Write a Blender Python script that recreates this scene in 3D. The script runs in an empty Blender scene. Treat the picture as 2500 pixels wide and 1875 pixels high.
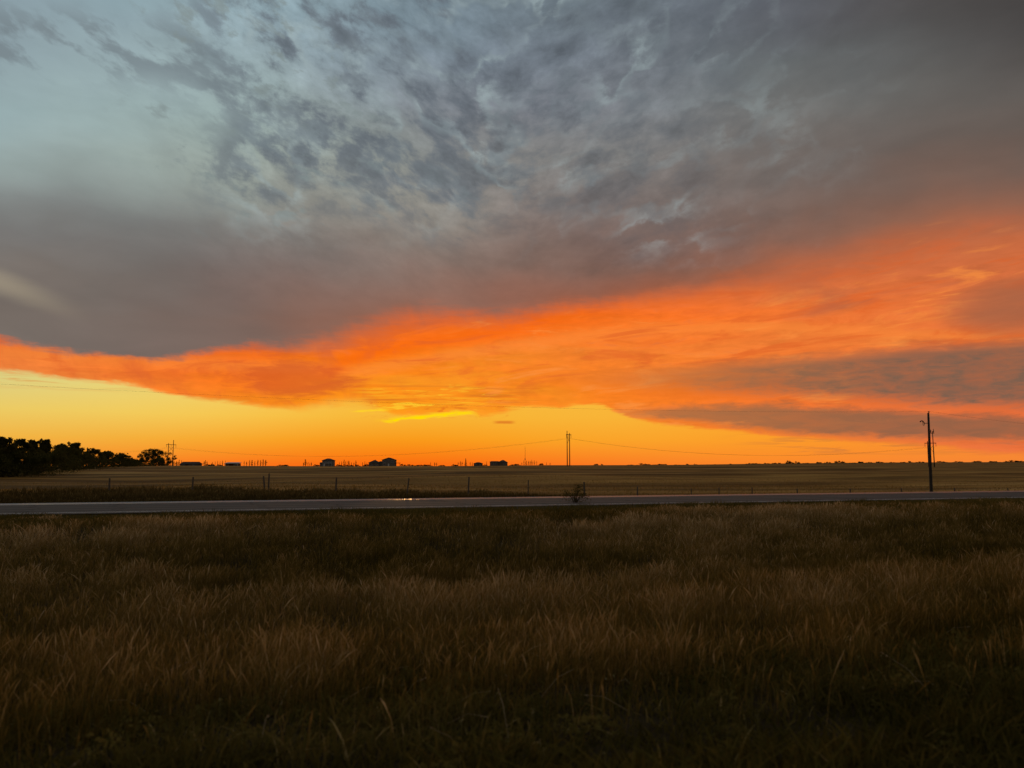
import bpy, math, random
import numpy as np
from mathutils import Vector, Matrix, noise as mnoise

random.seed(7)
rng = np.random.default_rng(7)
scene = bpy.context.scene
col = scene.collection

# ------------------------------------------------------------------ camera
CAM_H = 2.2
F_PX = 1880.0                       # focal length for a 2500 px wide frame
PITCH = math.atan(200.0 / F_PX)
cam_data = bpy.data.cameras.new("camera")
cam = bpy.data.objects.new("camera", cam_data)
col.objects.link(cam)
cam.location = (0, 0, CAM_H)
cam.rotation_euler = (math.pi / 2 + PITCH, 0, 0)
cam_data.sensor_width = 36.0
cam_data.lens = 36.0 * F_PX / 2500.0
cam_data.clip_start = 0.05
cam_data.clip_end = 20000.0
cam_data.dof.use_dof = True
cam_data.dof.focus_distance = 300.0
cam_data.dof.aperture_fstop = 1.2
scene.camera = cam
scene.view_settings.view_transform = 'Standard'
scene.view_settings.look = 'None'
scene.view_settings.gamma = 1.0
scene.view_settings.exposure = 0.0
scene.cycles.use_adaptive_sampling = True
scene.cycles.adaptive_threshold = 0.02
scene.cycles.max_bounces = 5
scene.cycles.diffuse_bounces = 3
scene.cycles.transmission_bounces = 3


def direction(px, py):
    cx = (px - 1250.0) / F_PX
    cy = (937.5 - py) / F_PX
    return (cx, math.cos(PITCH) - cy * math.sin(PITCH), math.sin(PITCH) + cy * math.cos(PITCH))


def azel(px, py):
    d = direction(px, py)
    return (math.degrees(math.atan2(d[0], d[1])),
            math.degrees(math.atan2(d[2], math.hypot(d[0], d[1]))))


def bearing(az, el):
    """azimuth / elevation in degrees -> where the survey photo shows that direction"""
    a, e = math.radians(az), math.radians(el)
    x, y, z = math.sin(a) * math.cos(e), math.cos(a) * math.cos(e), math.sin(e)
    f = y * math.cos(PITCH) + z * math.sin(PITCH)
    u = -y * math.sin(PITCH) + z * math.cos(PITCH)
    return 1250 + F_PX * x / f, 937.5 - F_PX * u / f


def lin(c):
    out = []
    for v in c:
        v = v / 255.0
        out.append(v / 12.92 if v <= 0.04045 else ((v + 0.055) / 1.055) ** 2.4)
    return out


# ------------------------------------------------------------------ sky (world shader)
world = bpy.data.worlds.new("World")
scene.world = world
world.use_nodes = True
wt = world.node_tree
wt.nodes.clear()


class S:
    """a socket with arithmetic"""
    tree = wt

    def __init__(self, sock):
        self.s = sock

    def _m(op, *args, clamp=False):
        n = S.tree.nodes.new('ShaderNodeMath')
        n.operation = op
        n.use_clamp = clamp
        for i, a in enumerate(args):
            if isinstance(a, S):
                S.tree.links.new(a.s, n.inputs[i])
            else:
                n.inputs[i].default_value = float(a)
        return S(n.outputs[0])

    def __add__(a, b): return S._m('ADD', a, b)
    def __radd__(a, b): return S._m('ADD', b, a)
    def __sub__(a, b): return S._m('SUBTRACT', a, b)
    def __rsub__(a, b): return S._m('SUBTRACT', b, a)
    def __mul__(a, b): return S._m('MULTIPLY', a, b)
    def __rmul__(a, b): return S._m('MULTIPLY', b, a)
    def __truediv__(a, b): return S._m('DIVIDE', a, b)


def smooth(x, lo, hi):
    n = S.tree.nodes.new('ShaderNodeMapRange')
    n.interpolation_type = 'SMOOTHSTEP'
    for i, v in ((0, x), (1, lo), (2, hi)):
        if isinstance(v, S):
            S.tree.links.new(v.s, n.inputs[i])
        else:
            n.inputs[i].default_value = float(v)
    return S(n.outputs[0])


def comb(x, y, z=0.0):
    n = S.tree.nodes.new('ShaderNodeCombineXYZ')
    for i, v in enumerate((x, y, z)):
        if isinstance(v, S):
            S.tree.links.new(v.s, n.inputs[i])
        else:
            n.inputs[i].default_value = float(v)
    return S(n.outputs[0])


def fbm(vec, scale=1.0, detail=4.0, rough=0.55, dist=0.0):
    n = S.tree.nodes.new('ShaderNodeTexNoise')
    n.noise_dimensions = '3D'
    S.tree.links.new(vec.s, n.inputs['Vector'])
    n.inputs['Scale'].default_value = scale
    n.inputs['Detail'].default_value = detail
    n.inputs['Roughness'].default_value = rough
    n.inputs['Distortion'].default_value = dist
    return S(n.outputs[0])


def vor(vec, scale=1.0):
    n = S.tree.nodes.new('ShaderNodeTexVoronoi')
    n.feature = 'SMOOTH_F1'
    S.tree.links.new(vec.s, n.inputs['Vector'])
    n.inputs['Scale'].default_value = scale
    n.inputs['Smoothness'].default_value = 0.35
    return S(n.outputs['Distance'])


def mix(a, b, f, mode='MIX'):
    n = S.tree.nodes.new('ShaderNodeMix')
    n.data_type = 'RGBA'
    n.blend_type = mode
    n.clamp_factor = True
    ins = {'f': n.inputs[0], 'a': n.inputs[6], 'b': n.inputs[7]}
    for k, v in (('f', f), ('a', a), ('b', b)):
        if isinstance(v, S):
            S.tree.links.new(v.s, ins[k])
        elif k == 'f':
            ins[k].default_value = v
        else:
            ins[k].default_value = (v[0], v[1], v[2], 1)
    return S(n.outputs[2])


def scale_col(c, f):
    n = S.tree.nodes.new('ShaderNodeVectorMath')
    n.operation = 'SCALE'
    S.tree.links.new(c.s, n.inputs[0])
    if isinstance(f, S):
        S.tree.links.new(f.s, n.inputs['Scale'])
    else:
        n.inputs['Scale'].default_value = f
    return S(n.outputs[0])


AZ = 46.0


def build_sky():
    tc = wt.nodes.new('ShaderNodeTexCoord')
    sep = wt.nodes.new('ShaderNodeSeparateXYZ')
    wt.links.new(tc.outputs['Generated'], sep.inputs[0])
    X, Y, Z = (S(sep.outputs[i]) for i in range(3))
    az = S._m('ARCTAN2', X, Y) * (180 / math.pi)
    el = S._m('ARCSINE', Z) * (180 / math.pi)

    def azfac(a):
        return S._m('ADD', a * (1 / (2 * AZ)), 0.5, clamp=True)

    def curve(pts, a, default=None):
        """elevation (degrees) of a cloud edge as a function of azimuth; pts are sighted points"""
        pe = sorted(azel(*p) for p in pts)
        n = wt.nodes.new('ShaderNodeFloatCurve')
        c = n.mapping.curves[0]
        c.points[0].location = (0.0, (pe[0][1] + 5) / 45)
        c.points[1].location = (1.0, (pe[-1][1] + 5) / 45)
        for q in pe:
            c.points.new((q[0] + AZ) / (2 * AZ), (q[1] + 5) / 45)
        for p in c.points:
            p.handle_type = 'AUTO_CLAMPED'
        n.mapping.update()
        wt.links.new(azfac(a).s, n.inputs['Value'])
        return S(n.outputs[0]) * 45.0 - 5.0

    def scurve(pts, a):
        """scalar 0..1 along azimuth, pts = (px at mid height, value)"""
        n = wt.nodes.new('ShaderNodeFloatCurve')
        c = n.mapping.curves[0]
        pe = [((math.degrees(math.atan((p - 1250) / F_PX)) + AZ) / (2 * AZ), v) for p, v in pts]
        c.points[0].location = (0.0, pe[0][1])
        c.points[1].location = (1.0, pe[-1][1])
        for q in pe:
            c.points.new(*q)
        for p in c.points:
            p.handle_type = 'AUTO_CLAMPED'
        n.mapping.update()
        wt.links.new(azfac(a).s, n.inputs['Value'])
        return S(n.outputs[0])

    def field(xs, ys, rows, els, a, e, nst=15):
        """smooth colour field: one colour ramp along azimuth per elevation"""
        R = np.array([[lin(c) for c in r] for r in rows])

        def at(px, py):
            i = min(max(np.interp(px, xs, range(len(xs))), 0), len(xs) - 1)
            j = min(max(np.interp(py, ys, range(len(ys))), 0), len(ys) - 1)
            i0, j0 = int(i), int(j)
            i1, j1 = min(i0 + 1, len(xs) - 1), min(j0 + 1, len(ys) - 1)
            fi, fj = i - i0, j - j0
            return ((R[j0, i0] * (1 - fi) + R[j0, i1] * fi) * (1 - fj)
                    + (R[j1, i0] * (1 - fi) + R[j1, i1] * fi) * fj)
        af = azfac(a)
        out = None
        for k, ev in enumerate(els):
            n = wt.nodes.new('ShaderNodeValToRGB')
            cr = n.color_ramp
            cr.interpolation = 'B_SPLINE'
            for s in range(nst):
                f = s / (nst - 1)
                if s < 2:
                    st = cr.elements[s]
                    st.position = f
                else:
                    st = cr.elements.new(f)
            for s in range(nst):
                f = s / (nst - 1)
                px, py = bearing(-AZ + 2 * AZ * f, ev)
                cr.elements[s].position = f
                cr.elements[s].color = (*at(px, py), 1)
            wt.links.new(af.s, n.inputs[0])
            row = S(n.outputs[0])
            if out is None:
                out = row
            else:
                n = wt.nodes.new('ShaderNodeMapRange')
                n.interpolation_type = 'LINEAR'
                wt.links.new(e.s, n.inputs[0])
                n.inputs[1].default_value = els[k - 1]
                n.inputs[2].default_value = ev
                out = mix(out, row, S(n.outputs[0]))
        return out

    xs = [0, 312, 625, 937, 1250, 1562, 1875, 2187, 2500]
    deck = [  # grey cloud deck and the pale clear patches in it
        [(138, 155, 165), (138, 163, 170), (143, 165, 173), (112, 130, 141), (101, 114, 122), (102, 111, 119), (95, 100, 109), (80, 74, 73), (70, 68, 67)],
        [(142, 160, 165), (150, 170, 177), (152, 172, 178), (118, 131, 141), (110, 119, 129), (108, 114, 122), (102, 108, 110), (94, 95, 95), (77, 72, 70)],
        [(156, 179, 183), (160, 181, 180), (148, 166, 164), (122, 128, 134), (122, 126, 134), (118, 123, 128), (112, 113, 112), (105, 102, 98), (92, 86, 82)],
        [(146, 161, 159), (156, 169, 163), (152, 164, 157), (136, 139, 133), (124, 123, 121), (118, 117, 116), (114, 107, 103), (109, 97, 91), (108, 91, 82)],
        [(120, 121, 121), (122, 123, 121), (126, 126, 122), (142, 138, 129), (130, 119, 114), (112, 101, 98), (120, 99, 90), (138, 98, 80), (165, 102, 74)],
        [(122, 112, 104), (113, 106, 101), (115, 104, 101), (142, 122, 112), (127, 103, 93), (120, 92, 82), (165, 97, 66), (202, 104, 60), (204, 105, 60)],
        [(112, 104, 98), (120, 103, 95), (125, 101, 91), (150, 100, 80), (150, 97, 78), (185, 98, 60), (225, 110, 55), (222, 112, 57), (205, 106, 62)],
    ]
    deck_y = [0, 130, 260, 400, 530, 660, 780]
    lit = [   # under-lit orange layer
        [(225, 105, 60), (235, 100, 50), (235, 100, 50), (200, 100, 65), (200, 98, 62), (170, 96, 68), (165, 98, 72), (195, 105, 65), (202, 106, 62)],
        [(235, 110, 55), (240, 105, 45), (240, 105, 45), (225, 100, 60), (236, 102, 52), (240, 106, 42), (228, 111, 55), (224, 112, 58), (205, 107, 64)],
        [(235, 112, 52), (240, 105, 45), (240, 103, 40), (240, 105, 38), (248, 106, 22), (248, 113, 30), (248, 122, 46), (236, 118, 54), (222, 110, 58)],
        [(236, 113, 50), (245, 114, 40), (243, 104, 30), (250, 120, 4), (247, 130, 42), (243, 130, 50), (236, 124, 54), (234, 119, 52), (226, 114, 56)],
        [(242, 150, 74), (246, 124, 44), (249, 120, 20), (249, 140, 22), (246, 130, 32), (250, 122, 28), (246, 116, 38), (232, 112, 52), (220, 108, 56)],
        [(244, 170, 80), (248, 140, 50), (250, 142, 28), (250, 160, 20), (250, 146, 30), (244, 122, 40), (240, 116, 46), (236, 112, 54), (226, 106, 58)],
        [(246, 180, 80), (248, 150, 50), (250, 152, 28), (250, 160, 20), (250, 150, 30), (246, 135, 42), (246, 132, 46), (238, 120, 58), (228, 110, 60)],
    ]
    lit_y = [620, 700, 780, 860, 940, 1020, 1080]
    clear = [
        [(206, 200, 140), (220, 206, 130), (230, 206, 118), (240, 200, 90), (240, 195, 90), (245, 190, 70), (250, 180, 58), (250, 170, 55), (245, 165, 60)],
        [(230, 210, 117), (239, 214, 113), (246, 206, 92), (250, 190, 58), (246, 186, 64), (250, 186, 60), (252, 176, 50), (250, 165, 50), (245, 155, 55)],
        [(238, 196, 86), (243, 200, 84), (248, 194, 72), (248, 178, 46), (248, 180, 54), (248, 180, 56), (252, 168, 46), (250, 158, 48), (248, 150, 52)],
        [(241, 176, 64), (245, 171, 54), (249, 164, 38), (250, 148, 18), (250, 160, 34), (250, 165, 44), (252, 156, 40), (250, 146, 46), (248, 140, 50)],
        [(245, 142, 42), (249, 130, 36), (251, 116, 26), (250, 104, 6), (251, 115, 24), (250, 126, 38), (251, 136, 40), (248, 134, 48), (244, 132, 52)],
    ]
    clear_y = [880, 960, 1020, 1075, 1132]

    def rows_el(ys, lo=None):
        return sorted(azel(1250, y)[1] for y in ys)

    # slow domain warps
    wv = comb(az * 0.09, el * 0.16, 3.1)
    w1 = fbm(wv, 1.0, 3, 0.5) - 0.5
    w2 = fbm(comb(az * 0.09, el * 0.16, 9.7), 1.0, 3, 0.5) - 0.5
    azd = az + w2 * 9.0
    eld = el + w1 * 4.5
    streak = fbm(comb(az * 0.11, el * 0.95, 1.3), 1.0, 6, 0.6, 0.4) - 0.5     # long flat streaks
    fine = fbm(comb(az * 0.45, el * 2.2, 5.5), 1.0, 6, 0.62, 0.6) - 0.5
    puff = fbm(comb(az * 0.7, el * 1.0, 2.2), 1.0, 5, 0.55, 0.5) - 0.5

    c_deck = field(xs, deck_y, deck, [azel(1250, y)[1] for y in (790, 720, 660, 595, 530, 465, 400, 330, 260, 190, 120, 50)] + [33.5], azd, eld)
    c_lit = field(xs, lit_y, lit, [azel(1250, y)[1] for y in (1080, 1020, 940, 860, 780, 700, 620)], az + w2 * 5.0, el + streak * 2.4)
    c_clear = field(xs, clear_y, clear, [azel(1250, y)[1] for y in (1133, 1105, 1075, 1020, 960, 880)], az, el)

    # --- broken altocumulus high up
    zc = S._m('MAXIMUM', Z, 0.06)
    P = comb(X / zc, Y / zc, 0.0)
    tilt = smooth(az, -10.0, 6.0) * 0.75 - 0.45           # rows fan out from the sunset point
    elc = el - az * tilt * 0.55
    wob = fbm(comb(az * 0.30, el * 0.36, 6.6), 1.0, 4, 0.55) - 0.5
    wob2 = fbm(comb(az * 0.30, el * 0.36, 16.6), 1.0, 4, 0.55) - 0.5
    big = fbm(comb(az * 0.085, elc * 0.14, 4.9), 1.0, 3, 0.5, 0.0)
    vec = comb(az * 0.30 + wob * 1.3, elc * 0.52 + wob2 * 1.3, 1.7)
    puffs = vor(vec)
    cells = fbm(comb(az * 0.40 + wob2 * 0.6, elc * 0.66 + wob * 0.6, 21.7), 1.0, 8, 0.62, 0.0)
    lumps = puffs * 0.30 + cells * 0.85 + big * 0.36
    # cloudlets: soft grey puffs with thin bright rifts winding between them
    rn = fbm(comb(az * 0.20 + wob * 0.8, elc * 0.30 + wob2 * 0.8, 71.0), 1.0, 3, 0.42, 0.0)
    rift = smooth(S._m('ABSOLUTE', rn - 0.5 + (cells - 0.5) * 0.22), 0.085, 0.0)
    rift_core = smooth(S._m('ABSOLUTE', rn - 0.5 + (cells - 0.5) * 0.22), 0.075, 0.0) * smooth(lumps, 0.68, 0.90)
    cover = smooth(fbm(comb(az * 0.14, elc * 0.19, 81.0), 1.0, 4, 0.55, 0.0), 0.44, 0.64)
    body = smooth(lumps, 0.80, 0.63)
    regl = scurve([(0, .0), (380, .10), (540, .75), (760, 1.0), (1000, .9), (1300, .55), (1700, .25), (2100, .0), (2500, 0)], az + w2 * 9)
    regl = regl * smooth(el + w1 * 9, 14.5, 22.0)
    c_deck = mix(c_deck, lin((110, 119, 129)), body * regl * 0.80)
    reg = scurve([(0, .0), (420, .15), (600, .75), (800, 1.0), (1250, 1.0), (1500, .95), (1700, .7), (2000, .25), (2500, 0)], az + w2 * 8)
    reg = reg * smooth(el + w1 * 9, 13.0, 22.0)
    c_deck = scale_col(c_deck, 1.0 + (lumps - 0.75) * 1.15 * reg)
    c_deck = mix(c_deck, lin((142, 156, 160)), rift * (0.25 + cover * 0.75) * reg * 0.40)
    c_deck = mix(c_deck, lin((172, 190, 190)), rift_core * cover * reg * 0.36)
    # dark ragged strips over the pale upper left
    strip = smooth(fbm(comb(az * 0.26 + wob * 0.5, el * 0.60 + az * 0.16 + wob2 * 0.5, 4.4), 1.0, 7, 0.58, 0.0), 0.47, 0.62)
    ctr = curve([(-300, 60), (0, 100), (200, 110), (430, 140), (520, 190), (700, 330)], az)
    sreg = smooth(S._m('ABSOLUTE', el - ctr), 2.9, 0.6) * smooth(az, -14.0, -19.0)
    c_deck = mix(c_deck, lin((118, 130, 136)), strip * sreg * 0.8)
    flake = smooth(fbm(comb(az * 0.42 + wob * 0.5, el * 0.80 + az * 0.15, 12.4), 1.0, 6, 0.58, 0.0), 0.56, 0.68)
    c_deck = mix(c_deck, lin((128, 140, 140)), flake * smooth(az, -6, -14) * smooth(az, -30, -24) * smooth(el, 15, 19) * 0.7)
    c_deck = scale_col(c_deck, 1.0 + (cells - 0.52) * 0.46 * smooth(el, 9.0, 15.0) * scurve([(0, .12), (400, .3), (700, .9), (1500, 1.0), (1900, .5), (2300, .15), (2500, .1)], az + w2 * 8))
    # faint unevenness of the smooth deck
    soft = fbm(comb(az * 0.13, el * 0.42, 8.0), 1.0, 5, 0.5, 0.3) - 0.5
    c_deck = scale_col(c_deck, 1.0 + soft * 0.34)
    # pale slit at the far left
    slit = curve([(-400, 560), (0, 688), (90, 722), (200, 765), (500, 830)], az)
    sl = smooth(S._m('ABSOLUTE', el - slit + streak * 0.5), 1.1, 0.0) * smooth(az, -28.5, -34.5)
    c_deck = mix(c_deck, lin((182, 168, 140)), sl * 0.38)

    # --- lit layer
    E2 = curve([(-300, 870), (0, 903), (203, 932), (305, 938), (407, 958), (509, 980), (610, 990), (712, 1000),
                (760, 994), (815, 984), (870, 986), (925, 1001), (990, 1012), (1080, 1007), (1145, 1003), (1175, 1013),
                (1215, 1006), (1268, 992), (1320, 990), (1357, 994), (1410, 987), (1470, 990), (1510, 1008), (1560, 1024),
                (1614, 1036), (1750, 1050), (1885, 1063), (2047, 1078), (2210, 1088), (2500, 1108), (2900, 1128)], az)
    wid2 = scurve([(0, .30), (600, .40), (740, .75), (880, .95), (950, .35), (1200, .35), (1500, .25), (1900, .30), (2500, .5)], az) * 1.0
    d2 = el - E2 + fine * 0.8 + streak * 0.7
    m_lit = smooth(d2, wid2 * -0.55, wid2 * 0.75)
    # mottling of the lit layer
    lit_b = 1.0 + streak * 0.42 + fine * 0.46 + puff * 0.22
    c_lit = scale_col(c_lit, lit_b)
    glowp = smooth(fbm(comb(az * 0.10, el * 0.42, 31.0), 1.0, 5, 0.6, 0.5), 0.42, 0.66) * smooth(S._m('ABSOLUTE', az + 5.0), 13.0, 3.0) * smooth(el, 9.5, 6.0)
    c_lit = mix(c_lit, lin((252, 158, 40)), glowp * 0.55)
    band1 = curve([(850, 902), (1000, 885), (1150, 862), (1300, 838), (1500, 812), (1700, 800), (2000, 805), (2250, 818), (2500, 828)], az)
    c_lit = mix(c_lit, lin((251, 140, 58)), smooth(S._m('ABSOLUTE', el - band1 + fine * 0.7 + streak * 0.6), 0.75, 0.0) * 0.45)
    deep = curve([(780, 905), (850, 880), (950, 850), (1100, 825), (1300, 795), (1500, 775)], az)
    c_lit = mix(c_lit, lin((250, 102, 8)), smooth(S._m('ABSOLUTE', el - deep + streak * 0.8), 1.1, 0.0) * smooth(az, 8, 0) * smooth(az, -16, -12) * 0.6)
    fold = fbm(comb(az * 0.15, el * 0.85 - az * 0.07, 51.0), 1.0, 7, 0.62, 0.7)
    c_lit = mix(c_lit, lin((222, 98, 40)), smooth(fold, 0.50, 0.36) * smooth(el, 4.5, 7.0) * 0.6)
    c_lit = mix(c_lit, lin((253, 148, 66)), smooth(fold, 0.54, 0.70) * smooth(az, -10, 0) * 0.6)
    mauve = smooth(fbm(comb(az * 0.07, el * 0.36 - az * 0.05, 61.0), 1.0, 5, 0.6, 0.5), 0.46, 0.64) * smooth(az, 14, 27) * smooth(el, 8.5, 11)
    c_lit = mix(c_lit, lin((168, 98, 70)), mauve * 0.7)
    # pinker / darker wisps
    wisps = smooth(fine + streak * 0.8, 0.10, 0.34) * smooth(az, -20, 8)
    c_lit = mix(c_lit, lin((205, 112, 62)), wisps * 0.50)
    brush = smooth(fbm(comb(az * 0.55 + el * 0.25, el * 0.42, 6.1), 1.0, 5, 0.55, 0.5), 0.46, 0.78) * smooth(az, -4, -14)
    c_lit = mix(c_lit, lin((214, 96, 46)), brush * 0.6)
    fa, fe = azel(720, 925)
    bruise = smooth((az - fa) * (az - fa) * 0.05 + (el - fe) * (el - fe) * 0.6 + fine * 3.0 + brush * 0.8, 1.5, 0.2)
    c_lit = mix(c_lit, lin((205, 84, 40)), bruise * 0.6)
    # two grey shelves running out to the right
    Au = curve([(1180, 921), (1290, 915), (1450, 908), (1600, 899), (1800, 886), (2007, 870), (2251, 851), (2500, 836), (2900, 810)], az)
    Al = curve([(1180, 922), (1290, 928), (1450, 940), (1600, 947), (1800, 955), (2007, 963), (2251, 978), (2500, 984), (2900, 995)], az)
    Bu = curve([(1450, 1012), (1540, 1008), (1640, 1000), (1844, 996), (2007, 1004), (2251, 1015), (2500, 1028), (2900, 1040)], az)
    Bl = curve([(1450, 1012), (1540, 1011), (1640, 1016), (1763, 1031), (1925, 1050), (2167, 1060), (2500, 1070), (2900, 1085)], az)
    e3 = el + fine * 1.0 + streak * 0.9 + puff * 0.5
    A = smooth(e3 - Au, 0.60, -0.60) * smooth(e3 - Al, -0.70, 0.60)
    B = smooth(e3 - Bu, 0.62, -0.10) * smooth(e3 - Bl, -0.50, 0.25)
    A = A * smooth(az, -0.5, 20.0) * (0.94 + fine * 1.0 + puff * 0.5)
    B = B * smooth(az, 5.5, 12.0) * (0.98 + fine * 0.6)
    c_grey = mix(lin((182, 112, 62)), lin((126, 95, 77)), smooth(az, 6, 30))
    c_lit = mix(c_lit, c_grey, A * 0.92)
    c_lit = mix(c_lit, mix(lin((178, 112, 66)), lin((150, 98, 70)), smooth(az, 8, 30)), B * 0.95)
    # dim patch at the right edge above the shelf
    pz = azel(2500, 745)
    pd = (az - pz[0]) * (az - pz[0]) * 0.05 + (el - pz[1]) * (el - pz[1]) * 0.35
    c_lit = mix(c_lit, lin((160, 98, 70)), smooth(pd + streak * 0.8, 1.6, 0.0) * 0.75)
    # thin dark bars in the glow
    thin = fbm(comb(az * 0.16, el * 4.2, 2.7), 1.0, 4, 0.6, 0.5)
    win = smooth(S._m('ABSOLUTE', el - azel(1250, 968)[1]), 1.15, 0.35) * smooth(az, -12.5, -10) * smooth(az, 3.5, 0.0)
    c_lit = mix(c_lit, lin((208, 112, 34)), smooth(thin, 0.50, 0.66) * win * 0.75)
    c_lit = mix(c_lit, lin((252, 178, 40)), smooth(thin, 0.46, 0.34) * win * 0.6)

    sky = mix(c_clear, c_lit, m_lit)
    # bars of scud below the layer on the right
    scud = smooth(fbm(comb(az * 0.20, el * 3.0, 7.9), 1.0, 5, 0.6, 0.4), 0.50, 0.60)
    sreg2 = smooth(az, 14, 24) * smooth(el, 0.5, 1.3) * smooth(el - E2, 0.4, -0.2)
    sky = mix(sky, lin((205, 120, 56)), scud * sreg2 * 0.8)
    sreg3 = smooth(az, -19, -33) * smooth(el - E2, 0.1, -0.4) * smooth(el, 4.6, 5.4)
    sky = mix(sky, lin((222, 160, 84)), scud * sreg3 * 0.7)
    rag = fbm(comb(az * 0.42, el * 2.6 - az * 0.12, 41.0), 1.0, 7, 0.66, 0.8)
    ragw = smooth(S._m('ABSOLUTE', az + 5.6), 8.0, 3.0) * smooth(el, 3.3, 3.9) * smooth(el, 6.6, 4.8)
    sky = mix(sky, (1.0, 0.60, 0.03), smooth(rag, 0.56, 0.68) * ragw * 0.8)
    sky = mix(sky, lin((226, 112, 26)), smooth(rag, 0.44, 0.34) * ragw * 0.75)
    # golden lining
    G = curve([(860, 1030), (930, 1027), (1000, 1018), (1080, 1011), (1145, 1006), (1190, 1019), (1260, 1019)], az)
    gold = smooth(S._m('ABSOLUTE', el - G + fine * 1.0), 0.24, 0.0) * (0.80 + fine * 3.0) * smooth(az, -10.4, -8.4) * smooth(az, -2.2, -3.6)
    sky = mix(sky, (1.0, 0.72, 0.0), gold * 0.95)
    g2a, g2e = azel(905, 1003)
    gold2 = smooth(S._m('ABSOLUTE', el - (az - g2a) * 0.06 - g2e + fine * 0.5), 0.13, 0.02) * smooth(S._m('ABSOLUTE', az - g2a), 1.7, 0.6)
    sky = mix(sky, (1.0, 0.66, 0.02), gold2 * 0.8)
    # one small lens cloud
    la, le = azel(1231, 1031)
    lens = smooth(S._m('ABSOLUTE', el - le + fine * 0.1), 0.16, 0.03) * smooth(S._m('ABSOLUTE', az - la), 1.0, 0.35)
    sky = mix(sky, lin((222, 120, 36)), lens * 0.85)

    brushy = fbm(comb(az * 0.55 + el * 0.3, el * 0.30, 91.0), 1.0, 5, 0.6, 0.3) - 0.5
    # --- deck over everything
    E1 = curve([(-300, 760), (0, 828), (110, 852), (203, 866), (330, 874), (407, 872), (500, 862), (590, 850), (690, 846),
                (760, 842), (830, 828), (890, 806), (950, 788), (1044, 774), (1207, 774), (1410, 752), (1600, 728), (1750, 705),
                (1925, 668), (2100, 640), (2300, 600), (2500, 560), (2900, 480)], az)
    wid1 = scurve([(0, .20), (300, .18), (600, .28), (760, .50), (880, .62), (1100, .52), (1400, .42), (1600, .50), (1900, .8), (2200, 1.25), (2500, 1.6)], az) * 4.5
    d1 = el - E1 + streak * 1.3 + fine * 1.2 + brushy * 0.9 + w1 * 1.2
    m_deck = smooth(d1, wid1 * -0.5, wid1 * 0.5)
    sky = mix(sky, c_deck, m_deck)

    # --- rest of the dome: dusk sky under heavy cloud
    nis = wt.nodes.new('ShaderNodeTexSky')
    nis.sky_type = 'NISHITA'
    nis.sun_disc = False
    nis.sun_elevation = math.radians(2.0)
    nis.sun_rotation = math.radians(-7.6)
    rest = scale_col(S(nis.outputs[0]), 0.05)
    veil = fbm(P, 0.8, 4, 0.55, 0.3)
    rest = mix(rest, mix(lin((98, 98, 100)), lin((128, 124, 122)), veil), 0.88)
    back = S._m('ABSOLUTE', az)
    sky = mix(sky, rest, smooth(back, 42, 75))
    sky = mix(sky, rest, smooth(el, 36, 52))
    # below the horizon nothing shines
    sky = mix(sky, (0.01, 0.008, 0.005), smooth(el, -0.6, -2.5))
    bg = wt.nodes.new('ShaderNodeBackground')
    wt.links.new(sky.s, bg.inputs[0])
    bg.inputs[1].default_value = 1.0
    out = wt.nodes.new('ShaderNodeOutputWorld')
    wt.links.new(bg.outputs[0], out.inputs[0])


build_sky()
world.cycles.sampling_method = 'MANUAL'
world.cycles.sample_map_resolution = 1024

sun_d = bpy.data.lights.new("sun", 'SUN')
sun = bpy.data.objects.new("sun", sun_d)
col.objects.link(sun)
sun_d.energy = 0.22
sun_d.color = (1.0, 0.50, 0.16)
sun_d.angle = math.radians(0.5)
sa, se = math.radians(-7.6), math.radians(2.0)
sv = Vector((math.sin(sa) * math.cos(se), math.cos(sa) * math.cos(se), math.sin(se)))
sun.rotation_euler = sv.to_track_quat('Z', 'Y').to_euler()

# ------------------------------------------------------------------ helpers
TH = math.atan((7187.0 - 1250.0) / F_PX)            # bearing of the road
DS = (math.sin(TH), math.cos(TH))                   # along the road
DN = (-math.cos(TH), math.sin(TH))                  # across it, away from the camera


def sn_to_xy(s, n):
    return s * DS[0] + n * DN[0], s * DS[1] + n * DN[1]


def xy_to_sn(x, y):
    return x * DS[0] + y * DS[1], x * DN[0] + y * DN[1]


def sstep(x, a, b):
    t = np.clip((np.asarray(x, float) - a) / (b - a), 0, 1)
    return t * t * (3 - 2 * t)


def vnoise(x, y, seed=0):
    """smooth 2D value noise, vectorised"""
    x = np.asarray(x, float) + seed * 17.31
    y = np.asarray(y, float) - seed * 9.77
    xi, yi = np.floor(x).astype(np.int64), np.floor(y).astype(np.int64)
    fx, fy = x - xi, y - yi
    fx, fy = fx * fx * (3 - 2 * fx), fy * fy * (3 - 2 * fy)

    def h(a, b):
        v = (a * 374761393 + b * 668265263 + seed * 974711) & 0x7fffffff
        v = ((v ^ (v >> 13)) * 1274126177) & 0x7fffffff
        return ((v ^ (v >> 16)) & 0xffff) / 65535.0
    return ((h(xi, yi) * (1 - fx) + h(xi + 1, yi) * fx) * (1 - fy)
            + (h(xi, yi + 1) * (1 - fx) + h(xi + 1, yi + 1) * fx) * fy)


def fnoise(x, y, seed=0, octv=3):
    v, a, t = 0, 1.0, 0
    for o in range(octv):
        v = v + a * vnoise(np.asarray(x) * 2 ** o, np.asarray(y) * 2 ** o, seed + o)
        t += a
        a *= 0.5
    return v / t


def fence_base(s):
    return 0.12 - 1.25 * sstep(s, -10, 42)


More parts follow.
